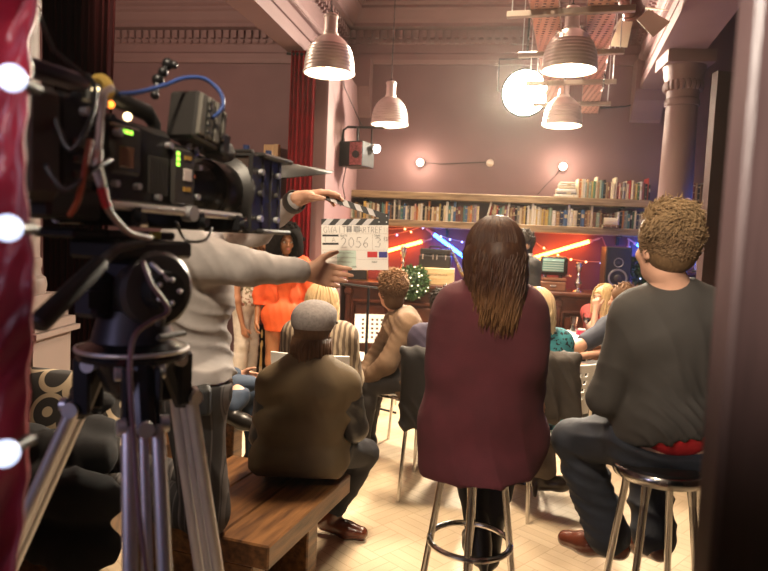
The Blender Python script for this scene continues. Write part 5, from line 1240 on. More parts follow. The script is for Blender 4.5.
    def trousers(s, m, o=.012, upto=.98, name='trousers', disp=None, waist=.3, flare=0, extra=None, h=None):
        b = SDF(.035); J = s.J; c = s.sc
        b.cone(J['hipL'], J['hipR'], .115*c+o); b.ell(J['pel']+s.spine*.02, (.162*c+o, .122*c+o, .11*c+o), s.br, s.spine)
        for q in 'LR':
            s.leg(b, q, o, upto, False)
            if flare: b.cone(J['kn'+q].lerp(J['an'+q], .3), J['kn'+q].lerp(J['an'+q], upto), .055*c+o, .05*c+o+flare)
        if extra: extra(b)
        b.plane(J['pel']+s.spine*waist*.4, s.spine)
        return np_obj(name, [b.mesh(h or s.h)], m, s.t, disp)
    def shoes(s, m, o=.009, heel=0, name='shoe', shaft=0):
        for q in 'LR':
            b = SDF(.02); s.footp(b, q, o, .185); A_ = s.J['an'+q]; K_ = s.J['kn'+q]; d = nrm(s.toe.get(q) or s.f)
            b.cone(A_-d*.01, A_+(K_-A_).normalized()*(.02+shaft), .045*s.sc+o*.5)
            dn = nrm(A_-K_)
            if heel: b.cone(A_+dn*.04-d*.045, A_+dn*(.05+heel)-d*.05, .022, .012, k=.01)
            np_obj(name, [b.mesh(.008)], m, s.t)
    def cap_hair(s, b, o=.012, low=-.06, back=.0, sides=.0, top=0):
        c = s.sc; C_ = s.J['head']; p = lambda x, y, z: C_+(s.hr*x+s.hf*y+s.hu*z)*c
        b.ell(p(0, -.016, .034+top/2), (.078*c+o, .098*c+o, .092*c+o+top/2), s.hr, s.hu); b.ell(p(0, -.038-back, low), (.064*c+o*.7+sides, .052*c+o*.7, .050*c+o*.7), s.hr, s.hu)
        return p
    def scalp(s, n, seed, ymin=-9, zmin=-.09, face=.03):
        """points on the hair-bearing scalp with their outward directions"""
        r = random.Random(seed); out = []; c = s.sc
        while len(out) < n:
            d = V((r.gauss(0, 1), r.gauss(0, 1), r.gauss(0, 1))).normalized()
            if d.y > .25 and d.z < .55: continue
            if d.z < -.75: continue
            q = V((d.x*.08, -.016+d.y*.1, .034+d.z*.096))
            if q.z < zmin: continue
            out.append((s.J['head']+(s.hr*q.x+s.hf*q.y+s.hu*q.z)*c, nrm(s.hr*d.x+s.hf*d.y+s.hu*d.z), d))
        return out
    def long_hair(s, m, zend, n=170, seed=1, width=.09, r0=.006, wave=.006, front=.35, vol=.012, backoff=.0, sdf_low=None, spread=.0, ragged=.03):
        """a smooth cap of hair with locks falling to height zend"""
        c = s.sc; b = SDF(.03); p = s.cap_hair(b, vol); C_ = s.J['head']
        zl = (C_.z-zend)
        b.cone(p(0, -.05-backoff, 0), C_-UP*(zl*.72)-s.hf*(.055+backoff), .085*c, .055*c)
        for q in (-1, 1): b.cone(p(q*.055, -.03, 0), C_-UP*(zl*.74)+s.hr*q*width*.75-s.hf*(.04+backoff), .055*c, .035*c)
        b.ell(p(0, .095, -.035), (.062*c, .06*c, .095*c), s.hr, s.hu, k=.015, op=-1)
        parts = [b.mesh(.009)]; r = random.Random(seed); mb = MB()
        for i in range(n):
            th = r.uniform(-1, 1)*(PI-front*1.6)      # 0 = back of the head
            sx, sy = math.sin(th), -math.cos(th); o = r.uniform(.95, 1.25)
            ph = r.uniform(0, 6); amp = wave*r.uniform(.4, 1.4); ze = zend + r.uniform(-ragged, ragged*1.6); pts = []
            o2 = .003+.009*(o-.95)/.3; rx, ry = .078*c+vol+o2, .098*c+vol+o2
            for j in range(6):
                a = .06+j*.30; pts.append(C_+(s.hr*sx*math.sin(a)*rx+s.hf*(sy*math.sin(a)*ry-.016)+s.hu*(.034+math.cos(a)*(.092*c+vol+o2)))) 
            q0 = pts[-1]; m_ = 9
            for j in range(1, m_+1):
                u = j/m_; z = q0.z+(ze-q0.z)*u; k = 1+spread*u
                pts.append(V((q0.x, q0.y, z)) + s.hr*(sx*(width-rx)*.8*u*(1-.3*u)+amp*math.sin(ph+u*7)) - s.hf*((.01+backoff)*math.sin(u*2)*o - amp*.7*math.cos(ph+u*6)))
            rr = [r0*.5]+[r0*.8]*4+[r0]*(m_-3)+[r0*.8, r0*.6, r0*.4, r0*.12]; mb.tube(pts, rr[:len(pts)], 5)
        parts.append(mb); return np_obj('hair', parts, m, s.t)
    def short_hair(s, m, o=.014, n=350, ln=.03, seed=3, low=-.06, curl=.8, top=.01, r0=.0055, back=0, bias=(0, 0, .4)):
        b = SDF(.025); p = s.cap_hair(b, o, low, back, 0, top); c = s.sc
        b.ell(p(0, .10, -.035), (.066*c, .065*c, .09*c), s.hr, s.hu, k=.012, op=-1)
        for q in (-1, 1): b.ell(p(q*.092, .01, -.03), (.03*c, .034*c, .05*c), s.hr, s.hu, k=.01, op=-1)
        parts = [b.mesh(.008)]; mb = MB(); r = random.Random(seed); bi = s.hr*bias[0]+s.hf*bias[1]+s.hu*bias[2]
        for q, nn, d in s.scalp(n, seed, zmin=low-.02):
            l = ln*(.35+.8*max(0, d.z+.25))*r.uniform(.7, 1.25); x, y, z = q*38
            fl = V((math.sin(y+1.3*math.sin(z+seed)), math.sin(z+1.1*math.sin(x)), math.sin(x+1.4*math.sin(y+2)))); fl = fl-nn*fl.dot(nn)
            jt = V((r.gauss(0, 1), r.gauss(0, 1), r.gauss(0, 1)))*.16; u = nrm(nn*.75+bi*.6+fl*.5*curl+jt); w = nrm(fl+bi*.3-nn*.15+jt*2)
            st = q+nn*(o*.45); mb.tube([st, st+u*l*.35, st+u*l*.6+w*l*.2*curl, st+u*l*.68+w*l*.5*curl, st+u*l*.6+w*l*.8*curl], [r0, r0, r0*.85, r0*.6, r0*.15], 5)
        parts.append(mb); return np_obj('hair', parts, m, s.t)
def hairmat(name, root, tip, z0, z1, rough=.42, streak=.35):
    """hair blending from root colour (height z0) to tip colour (z1) with fine streaks"""
    if name in MATS: return MATS[name]
    m = mat(name, root, rough+.12); n, L, b = nodes_of(m)
    tc = n.new('ShaderNodeNewGeometry'); sx = n.new('ShaderNodeSeparateXYZ'); L.new(tc.outputs['Position'], sx.inputs[0])
    mr = n.new('ShaderNodeMapRange'); mr.inputs['From Min'].default_value = z0; mr.inputs['From Max'].default_value = z1; L.new(sx.outputs['Z'], mr.inputs[0])
    mp = n.new('ShaderNodeMapping'); mp.inputs['Scale'].default_value = (90, 90, 6); L.new(tc.outputs['Position'], mp.inputs[0])
    nz = n.new('ShaderNodeTexNoise'); nz.inputs['Scale'].default_value = 1; nz.inputs['Detail'].default_value = 3; L.new(mp.outputs[0], nz.inputs['Vector'])
    ad = n.new('ShaderNodeMath'); ad.operation = 'MULTIPLY_ADD'; ad.inputs[1].default_value = streak*2; L.new(nz.outputs[0], ad.inputs[0])
    sb = n.new('ShaderNodeMath'); sb.operation = 'SUBTRACT'; sb.inputs[1].default_value = streak; L.new(mr.outputs[0], sb.inputs[0]); L.new(sb.outputs[0], ad.inputs[2])
    mx = n.new('ShaderNodeMix'); mx.data_type = 'RGBA'; L.new(ad.outputs[0], mx.inputs['Factor']); mx.inputs['A'].default_value = (*root, 1); mx.inputs['B'].default_value = (*tip, 1)
    L.new(mx.outputs['Result'], b.inputs['Base Color'])
    bp = n.new('ShaderNodeBump'); bp.inputs['Strength'].default_value = .15; bp.inputs['Distance'].default_value = .004; L.new(nz.outputs[0], bp.inputs['Height']); L.new(bp.outputs[0], b.inputs['Normal'])
    b.inputs['Specular IOR Level'].default_value = .25
    return m
def standing(px, d, f, H, over=None, foot=0):
    k = H/1.7; g = W(px, 285, d); g.z = 0; f = nrm(f); r = f.cross(UP); q = lambda x, y, z: g+(r*x+f*y+UP*z)*k
    J = dict(pel=q(0, 0, .93), neck=q(0, -.02, 1.42), head=q(0, .02, 1.575), shR=q(.17, -.02, 1.375), shL=q(-.17, -.02, 1.375), elR=q(.225, -.04, 1.09), elL=q(-.225, -.04, 1.09), wrR=q(.235, .05, .85), wrL=q(-.235, .05, .85),
             hipR=q(.085, 0, .90), hipL=q(-.085, 0, .90), knR=q(.09, .02, .48), knL=q(-.09, .02, .48), anR=q(.09, -.02, .085), anL=q(-.10, -.02, .085))
    J.update(over or {}); return J
def seated(px, d, f, sz, sc=1, lean=.05, over=None):
    g = W(px, 285, d); g.z = 0; f = nrm(f); r = f.cross(UP); q = lambda x, y, z: g+(r*x+f*y+UP*z)*sc; z0 = sz/sc
    J = dict(pel=q(0, -.04, z0+.10), neck=q(0, lean-.04, z0+.56), head=q(0, lean+.0, z0+.71), shR=q(.165, lean-.04, z0+.51), shL=q(-.165, lean-.04, z0+.51), elR=q(.22, lean, z0+.24), elL=q(-.22, lean, z0+.24), wrR=q(.13, lean+.24, z0+.20), wrL=q(-.13, lean+.24, z0+.20),
             hipR=q(.085, 0, z0+.09), hipL=q(-.085, 0, z0+.09), knR=q(.11, .40, z0+.08), knL=q(-.11, .40, z0+.08), anR=q(.11, .40, .085/sc), anL=q(-.11, .40, .085/sc))
    J.update(over or {}); return J
# ---------------------------------------------------------------- the woman on the stool
J = dict(pel=W(487, 432, 2.26), neck=W(490, 299, 2.18), head=W(493, 258, 2.17), shL=W(460, 314, 2.18), shR=W(520, 316, 2.18), elL=W(451, 370, 2.17), wrL=W(466, 405, 2.38), elR=W(522, 362, 2.14), wrR=W(533, 389, 2.24),
         hipL=W(464, 437, 2.28), hipR=W(511, 438, 2.28), knL=W(468, 424, 2.62), knR=W(506, 424, 2.62), anL=W(479, 543, 2.52), anR=W(488, 546, 2.58))
w1 = Person('woman in burgundy jumper with long brown hair sitting on a stool, back turned', J, DEP-LAT*.08, DEP-LAT*.15, sex='f', skin=SK_F, h=.012, hands={'R': dict(d=-UP*.9+LAT*.15+DEP*.2, n=DEP, a=-LAT, curl=.35)})
M_jump = fabric('burgundy_knit', (.072, .010, .016), .9, var=.12, bump=.35, bscale=420)
def ex(b):
    P_ = w1.J['pel']; c = W(479, 452, 2.26); e = W(481, 478, 2.24)
    b.ell(W(481, 410, 2.25), (.155, .155, .17), w1.r); b.ell(c, (.178, .18, .15), w1.r); b.ell(e, (.160, .19, .12), w1.r)
    b.cone(W(456, 330, 2.18), W(447, 420, 2.2), .055, .075); b.cone(W(447, 420, 2.2), W(446, 462, 2.2), .075, .085); b.cone(W(486, 340, 2.2), W(486, 400, 2.22), .13, .15)
    b.cone((SW.x, SW.y, .2), (SW.x, SW.y, .757), .168, k=.006, op=-1)
def jf():
    a = folds(.010, 24, (1, .1, .15), 2); c = folds(.007, 36, (.25, 0, 1), 5)
    def f(p, n):
        z = p[:, 2]; low = np.clip((1.0-z)/.3, 0, 1); up = np.clip((z-1.0)/.2, 0, 1); rib = .0016*np.sin(p[:, 0]*900)*((z < .705))
        return a(p)*(.2+.8*low)+c(p)*.5*up + rib
    return f
hz = .712
w1.top('jumper', M_jump, .020, .96, ex, [((SW.x, 0, hz), (.06, 0, -1))], jf(), h=.009, k=.075, neck=.085)
w1.trousers(fabric('dark_jeans_black', (.016, .016, .022)), upto=.93, flare=.0)
w1.shoes(M_shoeb, .010, .05, 'boot', .24)
HB = hairmat('brown_hair_lightening', (.040, .013, .006), (.30, .15, .06), 1.38, 1.14, .40)
w1.long_hair(HB, 1.5-(318-244.6)*2.2/640, 1300, 5, .082, .0036, .010, .35, .007, .012, spread=.1, ragged=.05)
# ---------------------------------------------------------------- the man on the stool
J = dict(pel=W(668, 431, 2.2), neck=W(675, 290, 2.13), head=W(665, 250, 2.09), shL=W(632, 318, 2.13), shR=W(714, 318, 2.13), elL=W(605, 398, 2.2), wrL=W(634, 414, 2.42), elR=W(738, 405, 2.16), wrR=W(702, 420, 2.45),
         hipL=W(646, 437, 2.22), hipR=W(690, 438, 2.22), knL=W(573, 440, 2.48), anL=W(609, 537, 2.45), knR=W(646, 446, 2.62), anR=W(654, 538, 2.48))
m1 = Person('man with tousled hair and grey long-sleeved top on a stool, back turned', J, DEP-LAT*.25, DEP-LAT*.28, skin=SK_F, sc=1.0, h=.012, toe={'L': -LAT*.7+DEP*.7-UP*.1, 'R': DEP-LAT*.15-UP*.15})
M_gry = fabric('charcoal_cotton', (.040, .034, .029), .85, var=.08, bump=.15, bscale=500)
def ex(b): b.ell(W(671, 420, 2.18), (.172, .135, .12), m1.r); b.cone(W(655, 400, 2.16), W(652, 430, 2.19), .08, .085)
fa = folds(.020, 40, (.45, .1, .9), 9); fb = folds(.010, 26, (.7, .1, .6), 3)
m1.top('long_sleeved_top', M_gry, .014, .97, ex, [(W(672, 444, 2.05), -UP+LAT*.22-DEP*.25)], lambda p, n: fa(p)*np.clip((1.16-p[:, 2])/.22, 0, 1)+fb(p)*.5, h=.0085, neck=.072)
b = SDF(.03); b.ell(m1.J['pel']+UP*.035, (.176, .141, .13), m1.r); b.plane(m1.J['pel']+UP*.045, UP); b.plane(m1.J['pel']-UP*.12, -UP)
np_obj('boxer_shorts', [b.mesh(.01)], fabric('red_cotton', (.42, .006, .012), .7), m1.t)
M_den = fabric('dark_denim', (.012, .015, .024), .75, var=.35, bump=.2, bscale=500, vscale=7)
fj = folds(.013, 32, (.5, .3, .8), 12)
def ex(b): b.cone(W(646, 448, 2.2), W(690, 450, 2.2), .122); b.plane(m1.J['pel']-UP*.042-DEP*.1, nrm(UP-DEP*.45))
m1.trousers(M_den, .016, .97, 'jeans', lambda p, n: fj(p), .5, .018, ex, h=.010)
m1.shoes(M_shoer, .012)
HS = hairmat('crown_lit_brown_hair', (.105, .058, .026), (.38, .245, .12), 1.52, 1.70, .5, .45)  # light from above painted in: paler towards the crown
m1.short_hair(HS, .010, 4600, .032, 8, -.02, 1.0, .012, .0029, .0, (0, -.05, .3))
# ---------------------------------------------------------------- the man in the cap on the bench
J = dict(pel=W(303, 444, 2.86), neck=W(312, 360, 2.78), head=W(314, 330, 2.82), shL=W(271, 386, 2.78), shR=W(346, 386, 2.82), elL=W(263, 436, 2.88), wrL=W(276, 452, 3.13), elR=W(355, 428, 2.88), wrR=W(345, 444, 3.23),
         hipL=W(284, 449, 2.88), hipR=W(326, 450, 2.90), knR=W(365, 453, 3.27), anR=W(331, 517, 3.24), knL=W(306, 446, 3.38), anL=W(303, 506, 3.44))
m2 = Person('man in grey cap and olive jacket sitting on the wooden bench, back turned', J, DEP+LAT*.35, DEP+LAT*.25, skin=SK_F, sc=.92, h=.013, toe={'R': LAT*.8-DEP*.25, 'L': LAT*.6+DEP*.5})
M_oli = fabric('olive_canvas', (.088, .058, .026), .8, var=.05, bump=.15, bscale=300)
def ex(b):
    b.cone(W(268, 458, 2.80), W(328, 462, 2.81), .088); b.cone(W(276, 425, 2.80), W(326, 425, 2.81), .086)
fo = folds(.012, 26, (.2, .2, 1), 20); fo2 = folds(.005, 24, (1, 0, .3), 21)
m2.top('jacket', M_oli, .014, .30, ex, [(W(300, 478, 2.76), -UP-DEP*.35)], lambda p, n: fo(p)*np.clip((.72-p[:, 2])/.2, .15, 1)+fo2(p)*.4, h=.009, neck=.08)
M_slv = mat('black_leather_sleeve', (.018, .015, .014), .32, bump=.15, bscale=90)
for q in 'LR':
    b = SDF(.03); m2.arm(b, q, .017, .97, .30); np_obj('leather_sleeve', [b.mesh(.010)], M_slv, m2.t, folds(.005, 55, (.1, .3, 1), 7))
b = SDF(.02); b.cone(W(286, 375, 2.70), W(338, 375, 2.74), .012); 
m2.trousers(fabric('black_jeans', (.012, .013, .019), .8, var=.2), .012, .97, 'jeans', folds(.006, 34, (.4, .3, .9), 22), .02)
m2.shoes(M_shoer, .012)
b = SDF(.03); p = m2.cap_hair(b, .013, -.07, .01, .008); b.ell(p(0, -.05, -.085), (.085, .065, .07), m2.hr, m2.hu); b.ell(p(0, .1, -.03), (.065, .06, .1), m2.hr, m2.hu, op=-1)
mb = MB(); r_ = random.Random(2)
for i in range(150):
    th = r_.uniform(-1.9, 1.9); q = p(math.sin(th)*.088, -math.cos(th)*.10-.02, -.03); e = q-UP*r_.uniform(.07, .13)+m2.hr*r_.uniform(-.015, .015)-m2.hf*r_.uniform(-.005, .02); mb.tube([q, q.lerp(e, .5)-m2.hf*.008, e], [.007, .007, .001], 5)
np_obj('hair', [b.mesh(.009), mb], hairmat('chestnut_hair', (.05, .022, .010), (.15, .075, .035), 1.1, .95, .5), m2.t)
b = SDF(.02); b.ell(p(0, -.012, .055), (.097, .118, .082), m2.hr, m2.hu); b.ell(p(0, .02, .078), (.09, .11, .055), m2.hr, m2.hu); b.plane(p(0, -.02, -.012), -m2.hu-m2.hf*.12)
cp = np_obj('flat_cap', [b.mesh(.008)], fabric('grey_wool_tweed', (.17, .15, .145), .95, var=.2, bump=.3, bscale=400, vscale=90), m2.t)
b = SDF(.02); b.ell(p(0, .12, .03), (.075, .06, .012), m2.hr, m2.hu+m2.hf*.35); np_obj('peak', [b.mesh(.007)], MATS['grey_wool_tweed'], cp)
mb = MB()
for k in range(4):
    a = k*PI/4+.3; mb.tube([p(math.cos(a)*.0985*math.sin(u), -.008+math.sin(a)*.1195*math.sin(u), .052+.087*math.cos(u)) for u in [(-1+i/8)*1.35 for i in range(17)]], .0018, 5)
obj('cap_seam', mb, fabric('grey_seam', (.10, .09, .088)), cp)
# ---------------------------------------------------------------- the man in the brown blazer
J = dict(pel=W(409, 374, 4.5), neck=W(402, 314, 4.5), head=W(391, 292, 4.45), shL=W(407, 327, 4.30), shR=W(395, 324, 4.70), elL=W(387, 364, 4.24), wrL=W(364, 380, 4.30), elR=W(374, 360, 4.7), wrR=W(362, 374, 4.6),
         hipL=W(407, 379, 4.4), hipR=W(405, 378, 4.6), knL=W(366, 383, 4.33), anL=W(362, 443, 4.35), knR=W(372, 382, 4.65), anR=W(368, 436, 4.68))
m3 = Person('man in brown blazer seated on a white chair looking towards the bar', J, -LAT*.9+DEP*.35, -LAT*.55+DEP*.85, skin=SK_F, h=.014, sc=1.0)
def ex(b): b.cone(W(413, 384, 4.5), W(408, 393, 4.4), .13, .11); b.cone(W(415, 384, 4.52), W(414, 395, 4.52), .12, .10)
m3.top('blazer', fabric('fawn_corduroy', (.115, .066, .034), .85, var=.12, bump=.2, bscale=300), .024, .94, ex, [(W(408, 400, 4.4), -UP)], folds(.011, 34, (.6, .2, .7), 30), neck=.07)
b = SDF(.01); b.cone(m3.J['neck']+UP*.0, m3.J['neck']+UP*.035, .07, .062); b.cone(m3.J['neck']-UP*.1, m3.J['neck']+UP*.1, .052, k=.004, op=-1); np_obj('shirt_collar', [b.mesh(.008)], fabric('pale_check_shirt', (.45, .38, .36), .8), m3.t)
m3.trousers(fabric('charcoal_trousers', (.022, .018, .017), .8), .016, .97, 'trousers', folds(.005, 30, (.4, .3, .9), 31)); m3.shoes(M_shoeb)
m3.short_hair(hairmat('mid_brown_hair', (.065, .030, .013), (.20, .105, .05), 1.05, 1.3, .5), 0.014, 1500, .045, 11, -.06, .3, .006, .0048, .006, (0, -.35, -.5))
# ---------------------------------------------------------------- the crew man holding the slate
J = dict(pel=W(192, 386, 2.36), neck=W(194, 232, 2.38), head=W(223, 193, 2.42), shR=W(183, 250, 2.19), shL=W(194, 248, 2.56), elR=W(243, 267, 2.14), wrR=W(305, 271, 2.27), elL=W(258, 232, 2.62), wrL=W(299, 198, 2.38),
         hipR=W(193, 392, 2.27), hipL=W(193, 392, 2.45), knR=W(206, 514, 2.30), anR=W(111, 486, 2.55), knL=W(208, 489, 2.62), anL=W(121, 462, 2.85))
m4 = Person('crew man in grey sweatshirt kneeling on the bench, arms out, holding the film slate', J, LAT, LAT+DEP*.4, skin=SK_F, h=.013, sc=1.02, toe={'R': -LAT, 'L': -LAT},
            hands={'R': dict(d=RR*.97-UU*.16+F0*.10, n=F0, a=UU, curl=.12, thumb=.1, h=.0045, curls=(.08, .16, .3, .42)), 'L': dict(d=RR*.98+UU*.10-F0*.05, n=-UU-F0*.15, a=-F0*.8-UU*.4, curl=.3, thumb=.55, h=.0045, curls=(.22, .30, .38, .5))})
M_swt = fabric('grey_marl_jersey', (.31, .28, .27), .9, var=.06, bump=.15, bscale=500, vscale=30)
def ex(b):
    b.cone(W(187, 350, 2.36), W(189, 372, 2.36), .150, .158); b.cone(W(191, 270, 2.3), W(196, 300, 2.32), .14, .135)
    b.cone(W(185, 260, 2.19), W(212, 262, 2.17), .078, .068); b.cone(W(212, 262, 2.17), W(245, 267, 2.14), .068, .050); b.cone(W(245, 267, 2.14), W(300, 271, 2.25), .050, .030)
fw = folds(.020, 26, (.55, .1, .65), 41); fw2 = folds(.008, 34, (1, .2, .4), 42)
m4.top('sweatshirt', M_swt, .026, .95, ex, [(W(189, 384, 2.2), -UP)], lambda p, n: fw(p)*np.clip((1.36-p[:, 2])/.15, .1, 1)+fw2(p)*.6, h=.009, neck=.07, sl_o=.006)
b = SDF(.02); b.ell(W(190, 382, 2.36), (.155, .155, .05)); b.plane(W(190, 392, 2.36), -UP); np_obj('white_tee_hem', [b.mesh(.010)], fabric('white_cotton', (.62, .58, .55)), m4.t)
def plaid():
    m = fabric('dark_plaid', (.03, .028, .03)); n, L, b = nodes_of(m)
    tc = n.new('ShaderNodeTexCoord'); out = None
    mp = n.new('ShaderNodeMapping'); L.new(tc.outputs['Object'], mp.inputs[0]); mp.inputs['Rotation'].default_value = (0, 0, -yaw)
    sp_ = n.new('ShaderNodeSeparateXYZ'); L.new(mp.outputs[0], sp_.inputs[0])
    for ax, sc_ in (('X', 34), ('X', 13)):
        a = n.new('ShaderNodeMath'); a.operation = 'MULTIPLY'; a.inputs[1].default_value = sc_; L.new(sp_.outputs[ax], a.inputs[0])
        f_ = n.new('ShaderNodeMath'); f_.operation = 'FRACT'; L.new(a.outputs[0], f_.inputs[0]); g_ = n.new('ShaderNodeMath'); g_.operation = 'LESS_THAN'; g_.inputs[1].default_value = .16; L.new(f_.outputs[0], g_.inputs[0])
        if out is None: out = g_
        else: q = n.new('ShaderNodeMath'); q.operation = 'ADD'; L.new(out.outputs[0], q.inputs[0]); L.new(g_.outputs[0], q.inputs[1]); out = q
    mr = n.new('ShaderNodeMath'); mr.operation = 'MULTIPLY'; mr.inputs[1].default_value = .45; L.new(out.outputs[0], mr.inputs[0])
    mx = n.new('ShaderNodeMix'); mx.data_type = 'RGBA'; L.new(mr.outputs[0], mx.inputs['Factor']); mx.inputs['A'].default_value = (.022, .02, .021, 1); mx.inputs['B'].default_value = (.15, .135, .135, 1); L.new(mx.outputs['Result'], b.inputs['Base Color']); return m
m4.trousers(plaid(), .018, .95, 'plaid_trousers', folds(.006, 30, (.9, .2, .3), 44), .05); m4.shoes(M_shoeb)
b = SDF(.012); b.box(W(205, 402, 2.15), (.020, .022, .045), RR, UU, .010); b.box(W(205, 389, 2.16), (.016, .020, .016), RR, UU, .008); b.cone(W(198, 388, 2.14), W(194, 425, 2.14), .007)
np_obj('belt_pouch', [b.mesh(.006)], mat('black_nylon', (.005, .005, .005), .6), m4.t)
mb = MB(); q0 = m4.J['wrL']; d_ = nrm(m4.J['wrL']-m4.J['elL']); mb.lathe([(.041, -.02), (.044, -.015), (.044, .012), (.041, .017)], q0-d_*.035, d_, n=24); obj('wrist_strap', mb, mat('black_strap', (.015, .013, .012), .5), m4.t)
m4.short_hair(hairmat('dark_hair', (.03, .018, .012), (.09, .055, .03), 1.5, 1.8), .012, 200, .025, 5)
# ---------------------------------------------------------------- the woman in orange
f_ = -DEP*.95+LAT*.15; J = standing(284, 5.42, f_, 1.55)
w2 = Person('woman in bright orange dress with a big dark afro, standing by the crimson curtain', J, f_, -DEP*.9+LAT*.45, sex='f', skin=SK_B, h=.012, sc=.84, face=True)
M_org = fabric('orange_crepe', (.62, .085, .012), .7, var=.12, bump=.1)
P_ = w2.J['pel']
w2.top('dress', M_org, .016, 0, lambda b: b.cone(P_, P_-UP*.26, .13, .14).cone(P_-LAT*.03, P_-LAT*.03-UP*.24, .115, .12).cone(P_+LAT*.03, P_+LAT*.03-UP*.24, .115, .12), [(P_-UP*.15, -UP)], folds(.006, 30, (1, .2, .2), 50), neck=.10)
w2.top('cardigan', fabric('orange_wool', (.60, .075, .012), .8), .020, .80, lambda b: b.ell(P_+UP*.16, (.15, .12, .12), w2.r).ell(P_+UP*.22+w2.f*.14, (.055, .12, .36), w2.r, UP, k=.02, op=-1), [(P_+UP*.06, -UP)], folds(.007, 30, (.9, .3, .4), 51), neck=.11)
b = SDF(.02); q = w2.J['neck']+w2.f*.06-UP*.03; b.ell(q, (.07, .05, .06), w2.r); b.ell(q-UP*.08+w2.f*.045, (.05, .03, .09), w2.r); np_obj('black_scarf', [b.mesh(.009)], fabric('black_knit', (.012, .010, .010)), w2.t)
b = SDF(.03); p = w2.cap_hair(b, .03); b.ell(p(0, -.03, .05), (.15, .14, .14), w2.hr, w2.hu)
for q in (-1, 1): b.ell(p(q*.10, -.02, -.05), (.08, .09, .12), w2.hr, w2.hu)
b.ell(p(0, .115, -.022), (.074, .095, .108), w2.hr, w2.hu, k=.012, op=-1)
mb = MB(); r_ = random.Random(9)
for q, nn, d in w2.scalp(420, 4, zmin=-.08):
    if d.y > .05 and d.z < .75: continue
    mb.ball(q+nn*r_.uniform(.045, .075)+w2.hr*d.x*.02, r_.uniform(.012, .022), 6, 5)
np_obj('hair', [b.mesh(.010), mb], mat('black_curls', (.006, .0045, .004), .9, spec=.08), w2.t, folds(.004, 120, (1, .5, .3), 4))
w2.shoes(mat('orange_shoe', (.5, .1, .03), .4), .008, .03)
# ---------------------------------------------------------------- the woman in white trousers
f_ = LAT*.85-DEP*.35; J = standing(247, 6.1, f_, 1.58, dict(elR=W(237, 300, 5.9), wrR=W(243, 327, 5.92)))
w3 = Person('woman in white trousers and pale flowery top standing behind the slate arm', J, f_, f_, sex='f', skin=SK_T, h=.013, sc=.86, face=True)
def printed(name, base, spots, sc_, th=.45):
    m = fabric(name, base); n, L, b = nodes_of(m); tc = n.new('ShaderNodeTexCoord'); prev = None
    for i, c in enumerate(spots):
        vo = n.new('ShaderNodeTexNoise'); vo.inputs['Scale'].default_value = sc_*(1+.3*i); vo.inputs['Detail'].default_value = 1
        mp = n.new('ShaderNodeMapping'); mp.inputs['Location'].default_value = (i*3.1, i*1.7, i*2.3); L.new(tc.outputs['Object'], mp.inputs[0]); L.new(mp.outputs[0], vo.inputs['Vector'])
        gt = n.new('ShaderNodeMath'); gt.operation = 'GREATER_THAN'; gt.inputs[1].default_value = 1-th; L.new(vo.outputs[0], gt.inputs[0])
        mx = n.new('ShaderNodeMix'); mx.data_type = 'RGBA'; L.new(gt.outputs[0], mx.inputs['Factor']); mx.inputs['B'].default_value = (*c, 1)
        if prev: L.new(prev.outputs['Result'], mx.inputs['A'])
        else: mx.inputs['A'].default_value = (*base, 1)
        prev = mx
    L.new(prev.outputs['Result'], b.inputs['Base Color']); return m
P_ = w3.J['pel']
w3.top('flowery_top', printed('white_flower_print', (.62, .54, .46), [(.30, .12, .09), (.20, .17, .10)], 26, .42), .018, .22, lambda b: b.cone(P_+UP*.06, P_+UP*.0, .155, .16), [(P_-UP*.04, -UP)], folds(.005, 40, (.2, .3, 1), 60), neck=.10)
w3.trousers(fabric('white_denim', (.72, .66, .58), .8), .014, .99, 'white_trousers', folds(.005, 60, (.2, .3, 1), 61), flare=.012); w3.shoes(M_shoeb)
w3.long_hair(hairmat('strawberry_blonde', (.42, .22, .10), (.55, .33, .15), 1.6, 1.3), w3.J['neck'].z-.02, 120, 6, .09, .006, .012)
# ---------------------------------------------------------------- the woman in the dark floral blouse
f_ = LAT*.45-DEP*.85; J = standing(263, 6.45, f_, 1.56)
w4 = Person('woman in dark floral blouse half hidden between the orange dress and the white trousers', J, f_, f_, sex='f', skin=SK_T, h=.014, sc=.84, face=True)
w4.top('floral_blouse', printed('dark_floral_print', (.09, .045, .03), [(.36, .26, .16), (.32, .06, .08), (.10, .13, .05)], 24, .44), .022, .7, lambda b: b.cone(w4.J['pel']+UP*.06, w4.J['pel']-UP*.02, .165, .17), [(w4.J['pel']-UP*.06, -UP)], folds(.005, 40, (.2, .3, 1), 63))
w4.trousers(fabric('black_trousers', (.012, .011, .012)), .014, .99, flare=.01); w4.shoes(M_shoeb, .012)
w4.long_hair(hairmat('auburn_hair', (.10, .04, .02), (.20, .09, .04), 1.6, 1.3), w4.J['neck'].z, 100, 7)
b = SDF(.02); c = W(257, 311, 6.25); b.box(c, (.09, .05, .13), LAT, UP, .03); b.cone(c+UP*.12-LAT*.05, c+UP*.36+LAT*.03, .012); b.cone(c+UP*.12+LAT*.05, c+UP*.36+LAT*.03, .012)
bag = np_obj('shoulder_bag', [b.mesh(.010)], fabric('burgundy_bag', (.10, .012, .03), .6), None); tag(bag, 'burgundy shoulder bag hanging beside the white trousers', 'bag')
